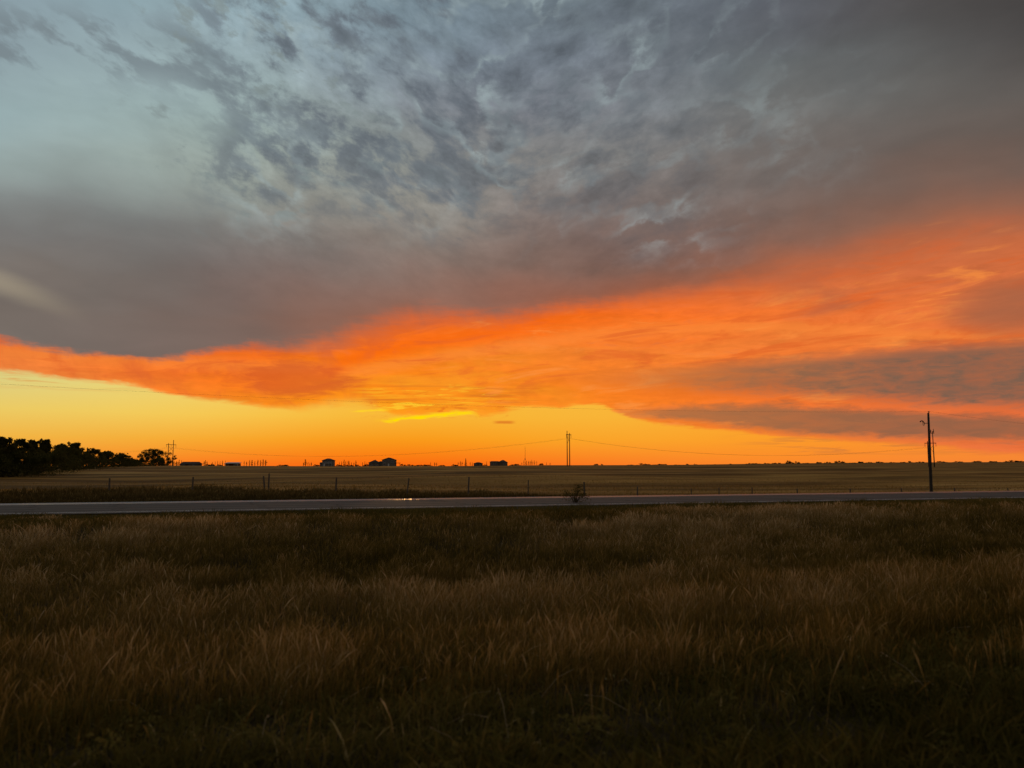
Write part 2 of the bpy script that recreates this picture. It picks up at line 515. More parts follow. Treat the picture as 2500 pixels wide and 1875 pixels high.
def ground_z(x, y):
    x = np.asarray(x, float)
    y = np.asarray(y, float)
    s, n = xy_to_sn(x, y)
    d = np.hypot(x, y)
    z = np.zeros_like(x)
    z = z - 1.05 * sstep(n, 2.5, 18) + 1.02 * sstep(n, 20, 38.2)
    z = z + (fence_base(s) - 0.25) * sstep(n, 53.4, 57.5) + 0.25 * sstep(n, 57.5, 62)
    az = np.arctan2(x, np.maximum(y, 1e-3))
    far = 1.72 + 0.25 * sstep(d, 380, 620) + 0.85 * sstep(az, -0.10, 0.06) * sstep(d, 400, 620)
    far = far + 9.0 * sstep(az, 0.05, 0.55) * sstep(d, 500, 2400) - 2.0 * sstep(d, 700, 2600) * (1 - sstep(az, -0.05, 0.3))
    w = sstep(n, 62, 330)
    w = 1 - (1 - w) ** 1.6
    z = z + w * (far - fence_base(s))
    # hollow in front of the wood on the left
    z = z - 1.5 * np.exp(-((x + 70) / 45) ** 2 - ((y - 125) / 55) ** 2)
    und = (fnoise(x / 60, y / 36, 3, 2) - 0.5) * 1.7 * sstep(n, 70, 130) * (1 - sstep(d, 300, 620))
    und = und + (fnoise(x / 170, y / 300, 13, 2) - 0.5) * 2.6 * sstep(d, 750, 1300)
    und = und + (fnoise(s / 9, n / 5, 5, 2) - 0.5) * 0.22 * sstep(n, 4, 9) * (1 - sstep(n, 33, 38))
    und = und + (fnoise(x / 6, y / 6, 8, 2) - 0.5) * 0.12 * sstep(n, 58, 66)
    return z + und


def gz(x, y):
    return float(ground_z(np.array([x]), np.array([y]))[0])


def place(px, D, py=1138):
    """ground point at depth D (metres ahead) on the bearing of a sighted foot"""
    t = (px - 1250) / F_PX / (math.cos(PITCH) - (937.5 - py) / F_PX * math.sin(PITCH))
    x = t * D
    return x, D, gz(x, D)


class MB:
    """collects simple shapes and links them as one mesh object"""

    def __init__(self):
        self.v, self.f = [], []

    def add(self, vs, fs):
        b = len(self.v)
        self.v += [tuple(p) for p in vs]
        self.f += [tuple(b + i for i in f) for f in fs]
        return self

    def box(self, c, d, rz=0.0):
        hx, hy, hz = d[0] / 2, d[1] / 2, d[2] / 2
        ca, sa_ = math.cos(rz), math.sin(rz)
        vs = []
        for z in (-hz, hz):
            for x, y in ((-hx, -hy), (hx, -hy), (hx, hy), (-hx, hy)):
                vs.append((c[0] + x * ca - y * sa_, c[1] + x * sa_ + y * ca, c[2] + z))
        return self.add(vs, [(3, 2, 1, 0), (4, 5, 6, 7), (0, 1, 5, 4), (1, 2, 6, 5), (2, 3, 7, 6), (3, 0, 4, 7)])

    def tube(self, pts, radii, seg=8, cap=True):
        pts = [Vector(p) for p in pts]
        if not hasattr(radii, '__len__'):
            radii = [radii] * len(pts)
        rings = []
        for i, p in enumerate(pts):
            t = (pts[min(i + 1, len(pts) - 1)] - pts[max(i - 1, 0)]).normalized()
            a = t.cross(Vector((0, 0, 1)) if abs(t.z) < 0.9 else Vector((0, 1, 0))).normalized()
            b = t.cross(a)
            rings.append([p + (a * math.cos(k * 2 * math.pi / seg) + b * math.sin(k * 2 * math.pi / seg)) * radii[i]
                          for k in range(seg)])
        vs = [q for r in rings for q in r]
        fs = []
        for i in range(len(pts) - 1):
            for k in range(seg):
                fs.append((i * seg + k, i * seg + (k + 1) % seg, (i + 1) * seg + (k + 1) % seg, (i + 1) * seg + k))
        if cap:
            fs.append(tuple(range(seg - 1, -1, -1)))
            fs.append(tuple((len(pts) - 1) * seg + k for k in range(seg)))
        return self.add(vs, fs)

    def lathe(self, c, prof, seg=10):
        """prof: (radius, z)"""
        vs = []
        for r, z in prof:
            for k in range(seg):
                a = k * 2 * math.pi / seg
                vs.append((c[0] + r * math.cos(a), c[1] + r * math.sin(a), c[2] + z))
        fs = []
        for i in range(len(prof) - 1):
            for k in range(seg):
                fs.append((i * seg + k, i * seg + (k + 1) % seg, (i + 1) * seg + (k + 1) % seg, (i + 1) * seg + k))
        fs.append(tuple(range(seg - 1, -1, -1)))
        fs.append(tuple((len(prof) - 1) * seg + k for k in range(seg)))
        return self.add(vs, fs)

    def leaves(self, centres, size, rnd):
        """one small bent leaf clump (two triangles) at each centre, random facing"""
        for c in centres:
            u = Vector((rnd.gauss(0, 1), rnd.gauss(0, 1), rnd.gauss(0, 1))).normalized()
            w = u.orthogonal().normalized()
            w.rotate(Matrix.Rotation(rnd.uniform(0, 6.28), 3, u))
            q = u.cross(w)
            sz = size * rnd.uniform(0.55, 1.3)
            c = Vector(c)
            self.add([c - w * sz, c + q * sz * .55 + u * sz * .15, c + w * sz, c - q * sz * .55 + u * sz * .15],
                     [(0, 1, 2), (0, 2, 3)])
        return self

    def build(self, name, mat, parent=None, loc=(0, 0, 0), smooth_=False):
        me = bpy.data.meshes.new(name)
        me.from_pydata(self.v, [], self.f)
        me.materials.append(mat)
        if smooth_:
            me.polygons.foreach_set('use_smooth', [True] * len(me.polygons))
        me.update()
        o = bpy.data.objects.new(name, me)
        col.objects.link(o)
        o.location = loc
        if parent is not None:
            o.parent = parent
        return o


def empty(name, loc, rz=0.0):
    o = bpy.data.objects.new(name, None)
    o.empty_display_size = 0.5
    col.objects.link(o)
    o.location = loc
    o.rotation_euler = (0, 0, rz)
    return o


def tag(o, label=None, cat=None, group=None, kind=None):
    if label:
        o['label'] = label
    if cat:
        o['category'] = cat
    if group:
        o['group'] = group
    if kind:
        o['kind'] = kind
    return o


def copy_tree(o, parent=None):
    c = o.copy()
    col.objects.link(c)
    if parent is not None:
        c.parent = parent
    for ch in list(o.children):
        if ch != c:
            copy_tree(ch, c)
    return c


# ------------------------------------------------------------------ materials
def new_mat(name):
    m = bpy.data.materials.new(name)
    m.use_nodes = True
    nt = m.node_tree
    nt.nodes.clear()
    out = nt.nodes.new('ShaderNodeOutputMaterial')
    return m, nt, out


def noisy(name, c1, c2, scale=5.0, rough=0.9, spec=0.3, detail=5, bump=0.0, stretch=(1, 1, 1), metal=0.0, coord='Object'):
    m, nt, out = new_mat(name)
    p = nt.nodes.new('ShaderNodeBsdfPrincipled')
    tc = nt.nodes.new('ShaderNodeTexCoord')
    mp = nt.nodes.new('ShaderNodeMapping')
    mp.inputs['Scale'].default_value = stretch
    nt.links.new(tc.outputs[coord], mp.inputs[0])
    nz = nt.nodes.new('ShaderNodeTexNoise')
    nz.inputs['Scale'].default_value = scale
    nz.inputs['Detail'].default_value = detail
    nt.links.new(mp.outputs[0], nz.inputs['Vector'])
    cr = nt.nodes.new('ShaderNodeValToRGB')
    cr.color_ramp.elements[0].position = 0.32
    cr.color_ramp.elements[0].color = (*c1, 1)
    cr.color_ramp.elements[1].position = 0.68
    cr.color_ramp.elements[1].color = (*c2, 1)
    nt.links.new(nz.outputs[0], cr.inputs[0])
    nt.links.new(cr.outputs[0], p.inputs['Base Color'])
    p.inputs['Roughness'].default_value = rough
    p.inputs['Specular IOR Level'].default_value = spec
    p.inputs['Metallic'].default_value = metal
    if bump:
        bp = nt.nodes.new('ShaderNodeBump')
        bp.inputs['Strength'].default_value = bump
        nt.links.new(nz.outputs[0], bp.inputs['Height'])
        nt.links.new(bp.outputs[0], p.inputs['Normal'])
    nt.links.new(p.outputs[0], out.inputs[0])
    return m


def leafy(name, c1, c2, scale=0.6, trans=0.35):
    m, nt, out = new_mat(name)
    tc = nt.nodes.new('ShaderNodeTexCoord')
    nz = nt.nodes.new('ShaderNodeTexNoise')
    nz.inputs['Scale'].default_value = scale
    nz.inputs['Detail'].default_value = 4
    nt.links.new(tc.outputs['Object'], nz.inputs['Vector'])
    cr = nt.nodes.new('ShaderNodeValToRGB')
    cr.color_ramp.elements[0].position = 0.35
    cr.color_ramp.elements[0].color = (*c1, 1)
    cr.color_ramp.elements[1].position = 0.65
    cr.color_ramp.elements[1].color = (*c2, 1)
    nt.links.new(nz.outputs[0], cr.inputs[0])
    d = nt.nodes.new('ShaderNodeBsdfDiffuse')
    t = nt.nodes.new('ShaderNodeBsdfTranslucent')
    mx = nt.nodes.new('ShaderNodeMixShader')
    mx.inputs[0].default_value = trans
    nt.links.new(cr.outputs[0], d.inputs[0])
    nt.links.new(cr.outputs[0], t.inputs[0])
    nt.links.new(d.outputs[0], mx.inputs[1])
    nt.links.new(t.outputs[0], mx.inputs[2])
    nt.links.new(mx.outputs[0], out.inputs[0])
    return m


def blade_mat(name, ramp, trans=0.3):
    """plant blades: the plant's own colour comes from the 'tone' attribute"""
    m, nt, out = new_mat(name)
    at = nt.nodes.new('ShaderNodeAttribute')
    at.attribute_name = 'tone'
    cr = nt.nodes.new('ShaderNodeValToRGB')
    for i, (p, c) in enumerate(ramp):
        e = cr.color_ramp.elements[i] if i < 2 else cr.color_ramp.elements.new(p)
        e.position = p
        e.color = (*c, 1)
    nt.links.new(at.outputs['Fac'], cr.inputs[0])
    d = nt.nodes.new('ShaderNodeBsdfDiffuse')
    t = nt.nodes.new('ShaderNodeBsdfTranslucent')
    mx = nt.nodes.new('ShaderNodeMixShader')
    mx.inputs[0].default_value = trans
    nt.links.new(cr.outputs[0], d.inputs[0])
    nt.links.new(cr.outputs[0], t.inputs[0])
    nt.links.new(d.outputs[0], mx.inputs[1])
    nt.links.new(t.outputs[0], mx.inputs[2])
    nt.links.new(mx.outputs[0], out.inputs[0])
    return m


M = {}
M['wood_pole'] = noisy('weathered_pole_wood', (.035, .026, .020), (.085, .066, .052), 3.0, .9, .2, 6, .3, (6, 6, .5))
M['post_wood'] = noisy('fence_post_wood', (.09, .068, .048), (.18, .138, .10), 9.0, .95, .2, 5, .3, (3, 3, .4))
M['metal_dark'] = noisy('dark_steel', (.02, .02, .021), (.045, .043, .042), 12, .55, .5, 3, 0, metal=.6)
M['wire'] = noisy('wire_metal', (.03, .03, .03), (.06, .06, .06), 4, .5, .5, 2, 0, metal=.5)
M['insulator'] = noisy('glazed_insulator', (.03, .02, .018), (.06, .045, .04), 9, .25, .5, 2)
M['siding_beige'] = noisy('beige_siding', (.17, .145, .115), (.25, .21, .165), .8, .8, .3, 4, 0, (.3, .3, 9))
M['siding_grey'] = noisy('grey_siding', (.12, .105, .088), (.18, .155, .13), .8, .8, .3, 4, 0, (.3, .3, 9))
M['siding_brown'] = noisy('brown_siding', (.11, .08, .055), (.17, .125, .09), .8, .8, .3, 4, 0, (.3, .3, 9))
M['roof_shingle'] = noisy('dark_shingle', (.045, .036, .03), (.09, .075, .064), 3, .9, .2, 5, .2)
M['roof_metal'] = noisy('pale_roof_sheet', (.38, .38, .38), (.5, .5, .5), .6, .45, .5, 3, 0, (8, .3, .3))
M['trim'] = noisy('white_trim', (.5, .5, .48), (.62, .61, .58), 2, .6, .4, 3)
M['glass'] = noisy('window_glass', (.015, .016, .018), (.03, .03, .032), 2, .12, .6, 2)
M['door_red'] = noisy('red_barn_boards', (.06, .018, .012), (.10, .03, .02), 1.2, .85, .2, 4, 0, (6, 6, .4))
M['leaf_dark'] = leafy('broadleaf_dark', (.045, .046, .012), (.11, .10, .028), .55, .35)
M['leaf_olive'] = leafy('broadleaf_olive', (.055, .050, .013), (.13, .105, .03), .6, .35)
M['needle'] = leafy('spruce_needles', (.014, .020, .011), (.030, .038, .020), 1.2, .15)
M['poplar_leaf'] = leafy('poplar_leaves', (.022, .026, .012), (.050, .050, .022), 1.0, .3)
M['bush_leaf'] = leafy('bush_leaves', (.024, .024, .011), (.052, .046, .021), .9, .3)
M['bark'] = noisy('bark', (.022, .017, .013), (.05, .04, .03), 5, .95, .1, 5, .4, (4, 4, .6))


# ground: brown stubble, grass thatch in the median, gravel at the road edges
def ground_material():
    m, nt, out = new_mat('prairie_ground')
    old = S.tree
    S.tree = nt
    geo = nt.nodes.new('ShaderNodeNewGeometry')
    sep = nt.nodes.new('ShaderNodeSeparateXYZ')
    nt.links.new(geo.outputs['Position'], sep.inputs[0])
    X, Y = S(sep.outputs[0]), S(sep.outputs[1])
    s = X * DS[0] + Y * DS[1]
    n = X * DN[0] + Y * DN[1]
    # swaths left by the combine: long rows running with the road
    row = fbm(comb(s * 0.012, n * 0.10, 1.0), 1.0, 6, 0.6, 0.5)
    row2 = fbm(comb(s * 0.004, n * 0.035, 4.0), 1.0, 4, 0.6, 0.3)
    blot = fbm(comb(X * 0.03, Y * 0.03, 2.0), 1.0, 5, 0.55, 0.3)
    grain = fbm(comb(X * 1.4, Y * 1.4, 3.0), 1.0, 5, 0.65)
    f = row * 0.45 + row2 * 0.40 + blot * 0.25 - 0.05
    c = mix((.14, .072, .013), (.50, .28, .066), smooth(f, 0.40, 0.62))
    c = mix(c, (.075, .045, .012), smooth(row2, 0.54, 0.64) * 0.75)
    c = mix(c, (.52, .34, .12), smooth(row, 0.58, 0.68) * 0.55)
    c = scale_col(c, 0.75 + grain * 0.5)
    thatch = mix((.018, .014, .006), (.060, .042, .016), grain)
    c = mix(thatch, c, smooth(n + grain * 6.0, 63.0, 72.0))
    gravel = fbm(comb(X * 6.0, Y * 6.0, 0.0), 1.0, 6, 0.75)
    g = mix((.05, .044, .038), (.17, .15, .13), gravel)
    band = smooth(n + grain * 0.8, 39.0, 39.6) * smooth(n + grain * 0.5, 54.2, 53.4)
    c = mix(c, g, band)
    p = nt.nodes.new('ShaderNodeBsdfPrincipled')
    nt.links.new(c.s, p.inputs['Base Color'])
    p.inputs['Roughness'].default_value = 0.95
    p.inputs['Specular IOR Level'].default_value = 0.1
    bp = nt.nodes.new('ShaderNodeBump')
    bp.inputs['Strength'].default_value = 0.6
    bp.inputs['Distance'].default_value = 0.08
    nt.links.new(grain.s, bp.inputs['Height'])
    nt.links.new(bp.outputs[0], p.inputs['Normal'])
    nt.links.new(p.outputs[0], out.inputs[0])
    S.tree = old
    return m


def road_material():
    m, nt, out = new_mat('worn_asphalt')
    old = S.tree
    S.tree = nt
    geo = nt.nodes.new('ShaderNodeNewGeometry')
    sep = nt.nodes.new('ShaderNodeSeparateXYZ')
    nt.links.new(geo.outputs['Position'], sep.inputs[0])
    X, Y = S(sep.outputs[0]), S(sep.outputs[1])
    s = X * DS[0] + Y * DS[1]
    n = X * DN[0] + Y * DN[1]
    agg = fbm(comb(X * 18.0, Y * 18.0, 0.0), 1.0, 4, 0.7)
    lane = fbm(comb(s * 0.02, n * 1.1, 1.0), 1.0, 4, 0.6, 0.2)
    patch = fbm(comb(s * 0.05, n * 0.4, 5.0), 1.0, 4, 0.5, 0.3)
    c = mix((.105, .100, .092), (.19, .18, .165), lane * 0.6 + patch * 0.4)
    # polished, tar-darkened wheel tracks
    trk = None
    for cn in (42.6, 44.2, 46.3, 48.0):
        t = smooth(S._m('ABSOLUTE', n - cn + (lane - 0.5) * 0.4), 0.42, 0.08)
        trk = t if trk is None else S._m('MAXIMUM', trk, t)
    c = mix(c, (.055, .053, .052), trk * 0.55)
    joint = smooth(S._m('ABSOLUTE', n - 49.1 + (patch - 0.5) * 0.25), 0.22, 0.05)
    c = mix(c, (.018, .017, .016), joint * 0.9)
    # transverse cracks sealed with tar
    crk = smooth(S._m('ABSOLUTE', S._m('PINGPONG', s + lane * 2.5 + n * 0.18, 5.5) - 2.0), 0.10, 0.03)
    c = mix(c, (.03, .029, .028), crk * 0.55)
    c = scale_col(c, 0.7 + agg * 0.6)
    sh = smooth(n + (lane - 0.5) * 0.5, 49.2, 49.6)      # sealed far shoulder, smoother than the lanes
    p = nt.nodes.new('ShaderNodeBsdfPrincipled')
    nt.links.new(c.s, p.inputs['Base Color'])
    r = 0.88 - sh * 0.48 + (patch - 0.5) * 0.10
    nt.links.new(r.s, p.inputs['Roughness'])
    sp = 0.05 + sh * 0.55
    nt.links.new(sp.s, p.inputs['Specular IOR Level'])
    bp = nt.nodes.new('ShaderNodeBump')
    bp.inputs['Strength'].default_value = 0.12
    bp.inputs['Distance'].default_value = 0.01
    nt.links.new((agg * (1.0 - sh)).s, bp.inputs['Height'])
    nt.links.new(bp.outputs[0], p.inputs['Normal'])
    nt.links.new(p.outputs[0], out.inputs[0])
    S.tree = old
    return m


M['ground'] = ground_material()
M['road'] = road_material()
M['paint'] = noisy('worn_road_paint', (.42, .41, .39), (.78, .76, .72), 1.4, .7, .3, 5, 0, coord='Object')


# ------------------------------------------------------------------ ground and road
def grid_mesh(name, S_, N_, zf, mat):
    ss, nn = np.meshgrid(S_, N_)
    x, y = sn_to_xy(ss, nn)
    z = zf(x, y)
    v = np.stack([x, y, z], -1).reshape(-1, 3)
    a, b = ss.shape
    i = (np.arange(a - 1)[:, None] * b + np.arange(b - 1)[None, :]).reshape(-1)
    f = np.stack([i, i + 1, i + b + 1, i + b], -1)
    me = bpy.data.meshes.new(name)
    me.from_pydata(v.tolist(), [], f.tolist())
    me.polygons.foreach_set('use_smooth', [True] * len(me.polygons))
    me.materials.append(mat)
    me.update()
    o = bpy.data.objects.new(name, me)
    col.objects.link(o)
    return o


def geom(a, b, k):
    return list(np.geomspace(a, b, k))


gS = np.array([-v for v in geom(112, 6500, 34)[::-1]] + list(np.arange(-110, 150.1, 1.6)) + geom(153, 6500, 36))
gN = np.array([-6000, -1500, -400, -120, -60, -30, -15] + list(np.arange(-8, 39.9, 0.8)) + [40.2, 52.6]
              + list(np.arange(53.4, 76, 0.8)) + geom(77.5, 700, 110) + geom(730, 6500, 24))
tag(grid_mesh('ground', gS, gN, ground_z, M['ground']),
    'dark brown stubble prairie and grassy median running to the horizon', 'ground', kind='structure')
rS = np.array(sorted(set([-v for v in geom(130, 6000, 16)] + list(np.arange(-120, 160, 8.0)) + geom(165, 6000, 16))))
tag(grid_mesh('road', rS, np.array([40.2, 41.5, 43, 45, 47, 49, 51, 52.6]),
              lambda x, y: 0.006 + 0.045 - 0.045 * ((xy_to_sn(x, y)[1] - 46.4) / 6.2) ** 2, M['road']),
    'worn grey two lane highway carriageway beyond the grass median', 'road', kind='structure')


def stripe(n0, n1, s0, s1, label):
    ss = np.arange(s0, s1 + 0.1, (s1 - s0) / max(1, int((s1 - s0) / 8)))
    mb = MB()
    for a, b in zip(ss[:-1], ss[1:]):
        q = []
        for (s_, n_) in ((a, n0), (b, n0), (b, n1), (a, n1)):
            x, y = sn_to_xy(s_, n_)
            q.append((x, y, 0.006 + 0.045 - 0.045 * ((n_ - 46.4) / 6.2) ** 2 + 0.004))
        mb.add(q, [(0, 1, 2, 3)])
    o = mb.build('road_marking', M['paint'])
    tag(o, label, 'road marking', kind='structure')
    return o


stripe(41.02, 41.24, -400, 900, 'worn white edge line along the near side of the highway')
stripe(49.75, 49.88, -400, 900, 'worn pale edge line along the far shoulder of the highway')


# ------------------------------------------------------------------ grass (countless blades: stuff)
def blades(name, x, y, h, w, tone, mat, lean=0.35, label=None, cat='grass', head=0.0, tip=0.12):
    """one bent ribbon per root; arrays in metres"""
    k = len(x)
    z = ground_z(x, y) - 0.02
    ang = rng.uniform(0, 2 * np.pi, k)
    face = np.stack([np.cos(ang), np.sin(ang)], -1)
    la = rng.uniform(0, 2 * np.pi, k)
    ln = np.abs(rng.normal(0, lean, k)) * h
    wind = rng.normal(0.04, .14, k) * h
    dx, dy = np.cos(la) * ln + wind, np.sin(la) * ln
    V = np.zeros((k, 7, 3))
    for j, (t, ww) in enumerate(((0.0, 1.0), (0.55, 0.8))):
        bx, by, bz = x + dx * t * t, y + dy * t * t, z + h * t
        hw = (w * ww * 0.5)
        V[:, 2 * j] = np.stack([bx - face[:, 0] * hw, by - face[:, 1] * hw, bz], -1)
        V[:, 2 * j + 1] = np.stack([bx + face[:, 0] * hw, by + face[:, 1] * hw, bz], -1)
    t = 0.86
    isb = rng.random(k) < head
    hw = w * 0.5 * np.where(isb, 2.6, 0.55)
    bx, by, bz = x + dx * t * t, y + dy * t * t, z + h * t * (1 - 0.05)
    V[:, 4] = np.stack([bx - face[:, 0] * hw, by - face[:, 1] * hw, bz], -1)
    V[:, 5] = np.stack([bx + face[:, 0] * hw, by + face[:, 1] * hw, bz], -1)
    V[:, 6] = np.stack([x + dx * 1.08, y + dy * 1.08, z + h * (1 - 0.12 * np.minimum(ln / h, 1))], -1)
    me = bpy.data.meshes.new(name)
    nv = k * 7
    me.vertices.add(nv)
    me.vertices.foreach_set('co', V.reshape(-1))
    base = (np.arange(k) * 7)[:, None]
    quads = np.concatenate([base + np.array([0, 1, 3, 2]), base + np.array([2, 3, 5, 4])], 1).reshape(-1, 4)
    tris = (base + np.array([4, 5, 6])).reshape(-1, 3)
    loops = np.concatenate([quads.reshape(-1), tris.reshape(-1)]).astype(np.int32)
    starts = np.concatenate([np.arange(len(quads)) * 4, len(quads) * 4 + np.arange(len(tris)) * 3]).astype(np.int32)
    me.loops.add(len(loops))
    me.loops.foreach_set('vertex_index', loops)
    me.polygons.add(len(starts))
    me.polygons.foreach_set('loop_start', starts)
    me.update(calc_edges=True)
    at = me.attributes.new('tone', 'FLOAT', 'POINT')
    tv = np.repeat(tone[:, None], 7, 1)
    tv[:, 4:] += np.where(isb, 0.22, 0.0)[:, None]       # paler seed heads
    at.data.foreach_set('value', np.clip(tv, 0, 1).reshape(-1).astype(np.float32))
    me.materials.append(mat)
    me.validate()
    o = bpy.data.objects.new(name, me)
    col.objects.link(o)
    tag(o, label, cat, kind='stuff')
    return o


def scatter(n0, n1, per_m2, s0=-60, s1=75, dfall=None):
    """roots in the strip n0..n1 across the road direction, inside the view with a margin"""
    k = int((n1 - n0) * (s1 - s0) * per_m2)
    s = rng.uniform(s0, s1, k)
    n = rng.uniform(n0, n1, k)
    x, y = sn_to_xy(s, n)
    keep = (np.abs(x) < 0.70 * np.maximum(y, 0) + 4.0) & (y > 2.5)
    if dfall is not None:
        d = np.hypot(x, y)
        keep &= rng.random(k) < dfall(d)
    return s[keep], n[keep], x[keep], y[keep]


M['dry_grass'] = blade_mat('dry_grass_blades', [(0.0, (.064, .052, .007)), (0.30, (.168, .112, .019)), (0.55, (.32, .20, .055)), (0.80, (.50, .33, .135)), (1.0, (.70, .51, .27))], .38)
M['green_weed'] = blade_mat('green_weed_blades', [(0.0, (.048, .045, .009)), (0.5, (.15, .122, .028)), (0.85, (.28, .205, .065)), (1.0, (.45, .34, .14))], .40)
M['ditch_weed'] = blade_mat('ditch_weed_blades', [(0.0, (.06, .040, .010)), (0.6, (.15, .098, .030)), (1.0, (.28, .19, .07))], .25)

# tall dry grass filling the median ditch
s, n, x, y = scatter(6.0, 37.0, 460, dfall=lambda d: np.clip(1.15 - d / 60, .35, 1))
edge = 7.6 + 3.4 * (fnoise(s / 4, s * 0 + 2, 21, 3) - 0.3) + rng.normal(0, .5, len(s)) + np.where(rng.random(len(s)) < .12, -1.6, 0)
clump = fnoise(s / 1.3, n / 1.0, 31, 3)
patch = fnoise(s / 10, n / 4.5, 41, 3)
keep = (n > edge) & (rng.random(len(s)) < np.clip(0.25 + 1.4 * (clump - 0.25), 0.08, 1))
s, n, x, y, clump, patch = (a[keep] for a in (s, n, x, y, clump, patch))
d = np.hypot(x, y)
fade = sstep(n, 36.0, 31.5)
plume = fnoise(s / .55, n / .5, 33, 2)
crest = np.exp(-((n - 15.5 - 3 * (fnoise(s / 14, s * 0, 51, 2) - .5)) / 3.0) ** 2)
right = sstep(x / y, -.25, .15)
h = 1.12 * (0.26 + 0.42 * clump ** 1.4 + 0.30 * (plume - .35) + 0.16 * (patch - .5) + .22 * crest * (.4 + .6 * right)) * (0.40 + 0.60 * fade) * rng.uniform(0.6, 1.15, len(s))
h = np.maximum(h, .12)
shade = np.exp(-((n - 25) / 4.0) ** 2)  # shade of the hollow behind the crest, painted in as a darker blade tone
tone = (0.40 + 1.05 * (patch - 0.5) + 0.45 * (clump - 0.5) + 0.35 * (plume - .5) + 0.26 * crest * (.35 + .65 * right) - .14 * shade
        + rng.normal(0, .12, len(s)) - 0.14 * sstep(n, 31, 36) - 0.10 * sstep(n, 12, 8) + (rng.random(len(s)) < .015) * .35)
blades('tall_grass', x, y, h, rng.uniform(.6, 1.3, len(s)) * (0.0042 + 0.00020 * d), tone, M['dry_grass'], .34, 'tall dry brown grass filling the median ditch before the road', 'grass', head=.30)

# low green weeds on the near verge
s, n, x, y = scatter(3.2, 12.5, 520, -14, 22)
keep = rng.random(len(s)) < np.clip(1.5 * fnoise(s / .8, n / .7, 61, 3) - .15, 0.1, 1) * sstep(n, 12.5, 8.5)
s, n, x, y = (a[keep] for a in (s, n, x, y))
cl = fnoise(s / 1.1, n / .9, 63, 3)
h = (0.06 + 0.50 * cl ** 1.7) * rng.uniform(.5, 1.2, len(s))
tone = 0.30 + 0.7 * (fnoise(s / 2.2, n / 1.4, 65, 3) - .45) + rng.normal(0, .14, len(s)) + (rng.random(len(s)) < .02) * .5
blades('verge_weeds', x, y, h, rng.uniform(.010, .030, len(s)), tone, M['green_weed'], .9, 'low dark green weeds on the near verge at the bottom', 'weeds')

# broad leaved weeds in low mounds on the near verge, and a few lodged dead stalks
rw = random.Random(77)
mbw = MB()
for i in range(150):
    s_, n_ = rw.uniform(-6, 13), rw.uniform(4.2, 9.6)
    x_, y_ = sn_to_xy(s_, n_)
    if y_ < 4.0 or abs(x_) > .72 * y_ + 1.0:
        continue
    rad, hh = rw.uniform(.12, .38), rw.uniform(.10, .30)
    z_ = gz(x_, y_)
    pts = []
    for q in range(int(150 * rad / .25)):
        a, u = rw.uniform(0, 6.283), math.sqrt(rw.random())
        pts.append((x_ + rad * u * math.cos(a), y_ + rad * u * math.sin(a), z_ + hh * (1 - u * u) * rw.uniform(.55, 1.15) + .03))
    mbw.leaves(pts, rw.uniform(.018, .036), rw)
tag(mbw.build('leafy_weeds', leafy('verge_leaves', (.055, .055, .012), (.22, .18, .05), 1.6, .40)),
    'mounds of small leaved dark green weeds on the near verge', 'weeds', kind='stuff')
mbs = MB()
for i in range(70):
    s_, n_ = rw.uniform(-6, 12), rw.uniform(4.6, 11.0)
    x_, y_ = sn_to_xy(s_, n_)
    if y_ < 4.2:
        continue
    z_ = gz(x_, y_)
    a, L, up = rw.uniform(0, 6.283), rw.uniform(.2, .6), rw.choice([rw.uniform(.1, .3), rw.uniform(.4, .9)])
    p0 = Vector((x_, y_, z_ + .08))
    p2 = p0 + Vector((math.cos(a) * L, math.sin(a) * L, up * L))
    p1 = (p0 + p2) / 2 + Vector((0, 0, .06))
    mbs.tube([p0, p1, p2], [.004, .003, .0012], 4)
    for q in range(8):
        mbs.leaves([p2.lerp(p1, rw.random() * .5)], .012, rw)
tag(mbs.build('dead_stalks', leafy('straw', (.30, .22, .12), (.50, .38, .22), 4, .25)),
    'pale dead stalks bent over among the near weeds', 'stalks', kind='stuff')

# short green strip along the near road edge
s, n, x, y = scatter(31.5, 40.1, 190, -70, 110)
keep = (n < 39.7 + 0.9 * (fnoise(s / 1.5, s * 0, 71, 2) - .5)) & (rng.random(len(s)) < sstep(n, 31.5, 35.0) * np.clip(.3 + fnoise(s / 1.5, n, 73, 2), 0, 1))
s, n, x, y = (a[keep] for a in (s, n, x, y))
cl = fnoise(s / 1.8, n / 1.0, 75, 3)
h = (0.12 + 0.34 * cl * cl) * rng.uniform(.5, 1.3, len(s)) * (1.0 - .55 * sstep(n, 38.6, 39.8))
tone = 0.40 + 0.6 * (fnoise(s / 6, n / 2, 77, 2) - .5) + rng.normal(0, .12, len(s))
blades('roadside_grass', x, y, h, np.full(len(s), .018), tone, M['green_weed'], .5, 'short dark green grass strip along the near edge of the road', 'grass')

# tall dark weeds in the far ditch, thinning to the right
s, n, x, y = scatter(53.0, 63.5, 130, -75, 130)
xa = x / y
lush = 1 - sstep(xa, -0.02, 0.16)
rag = fnoise(s / 2.2, n / 1.5, 81, 3)
keep = rng.random(len(s)) < np.clip(0.10 + 0.95 * lush, 0, 1) * np.clip(.2 + 1.2 * rag, 0, 1) * sstep(n, 52.9, 53.6)
s, n, x, y, lush, rag = (a[keep] for a in (s, n, x, y, lush, rag))
h = (0.12 + (0.22 + 0.80 * rag ** 1.3) * lush) * rng.uniform(.6, 1.15, len(s)) * (0.35 + .65 * sstep(n, 53.2, 55.5))
tone = 0.40 + .8 * (rag - .5) + rng.normal(0, .15, len(s))
blades('ditch_weeds', x, y, h, np.full(len(s), .028), tone, M['ditch_weed'], .22, 'dark tall weeds in the ditch beyond the road', 'weeds', head=.35)

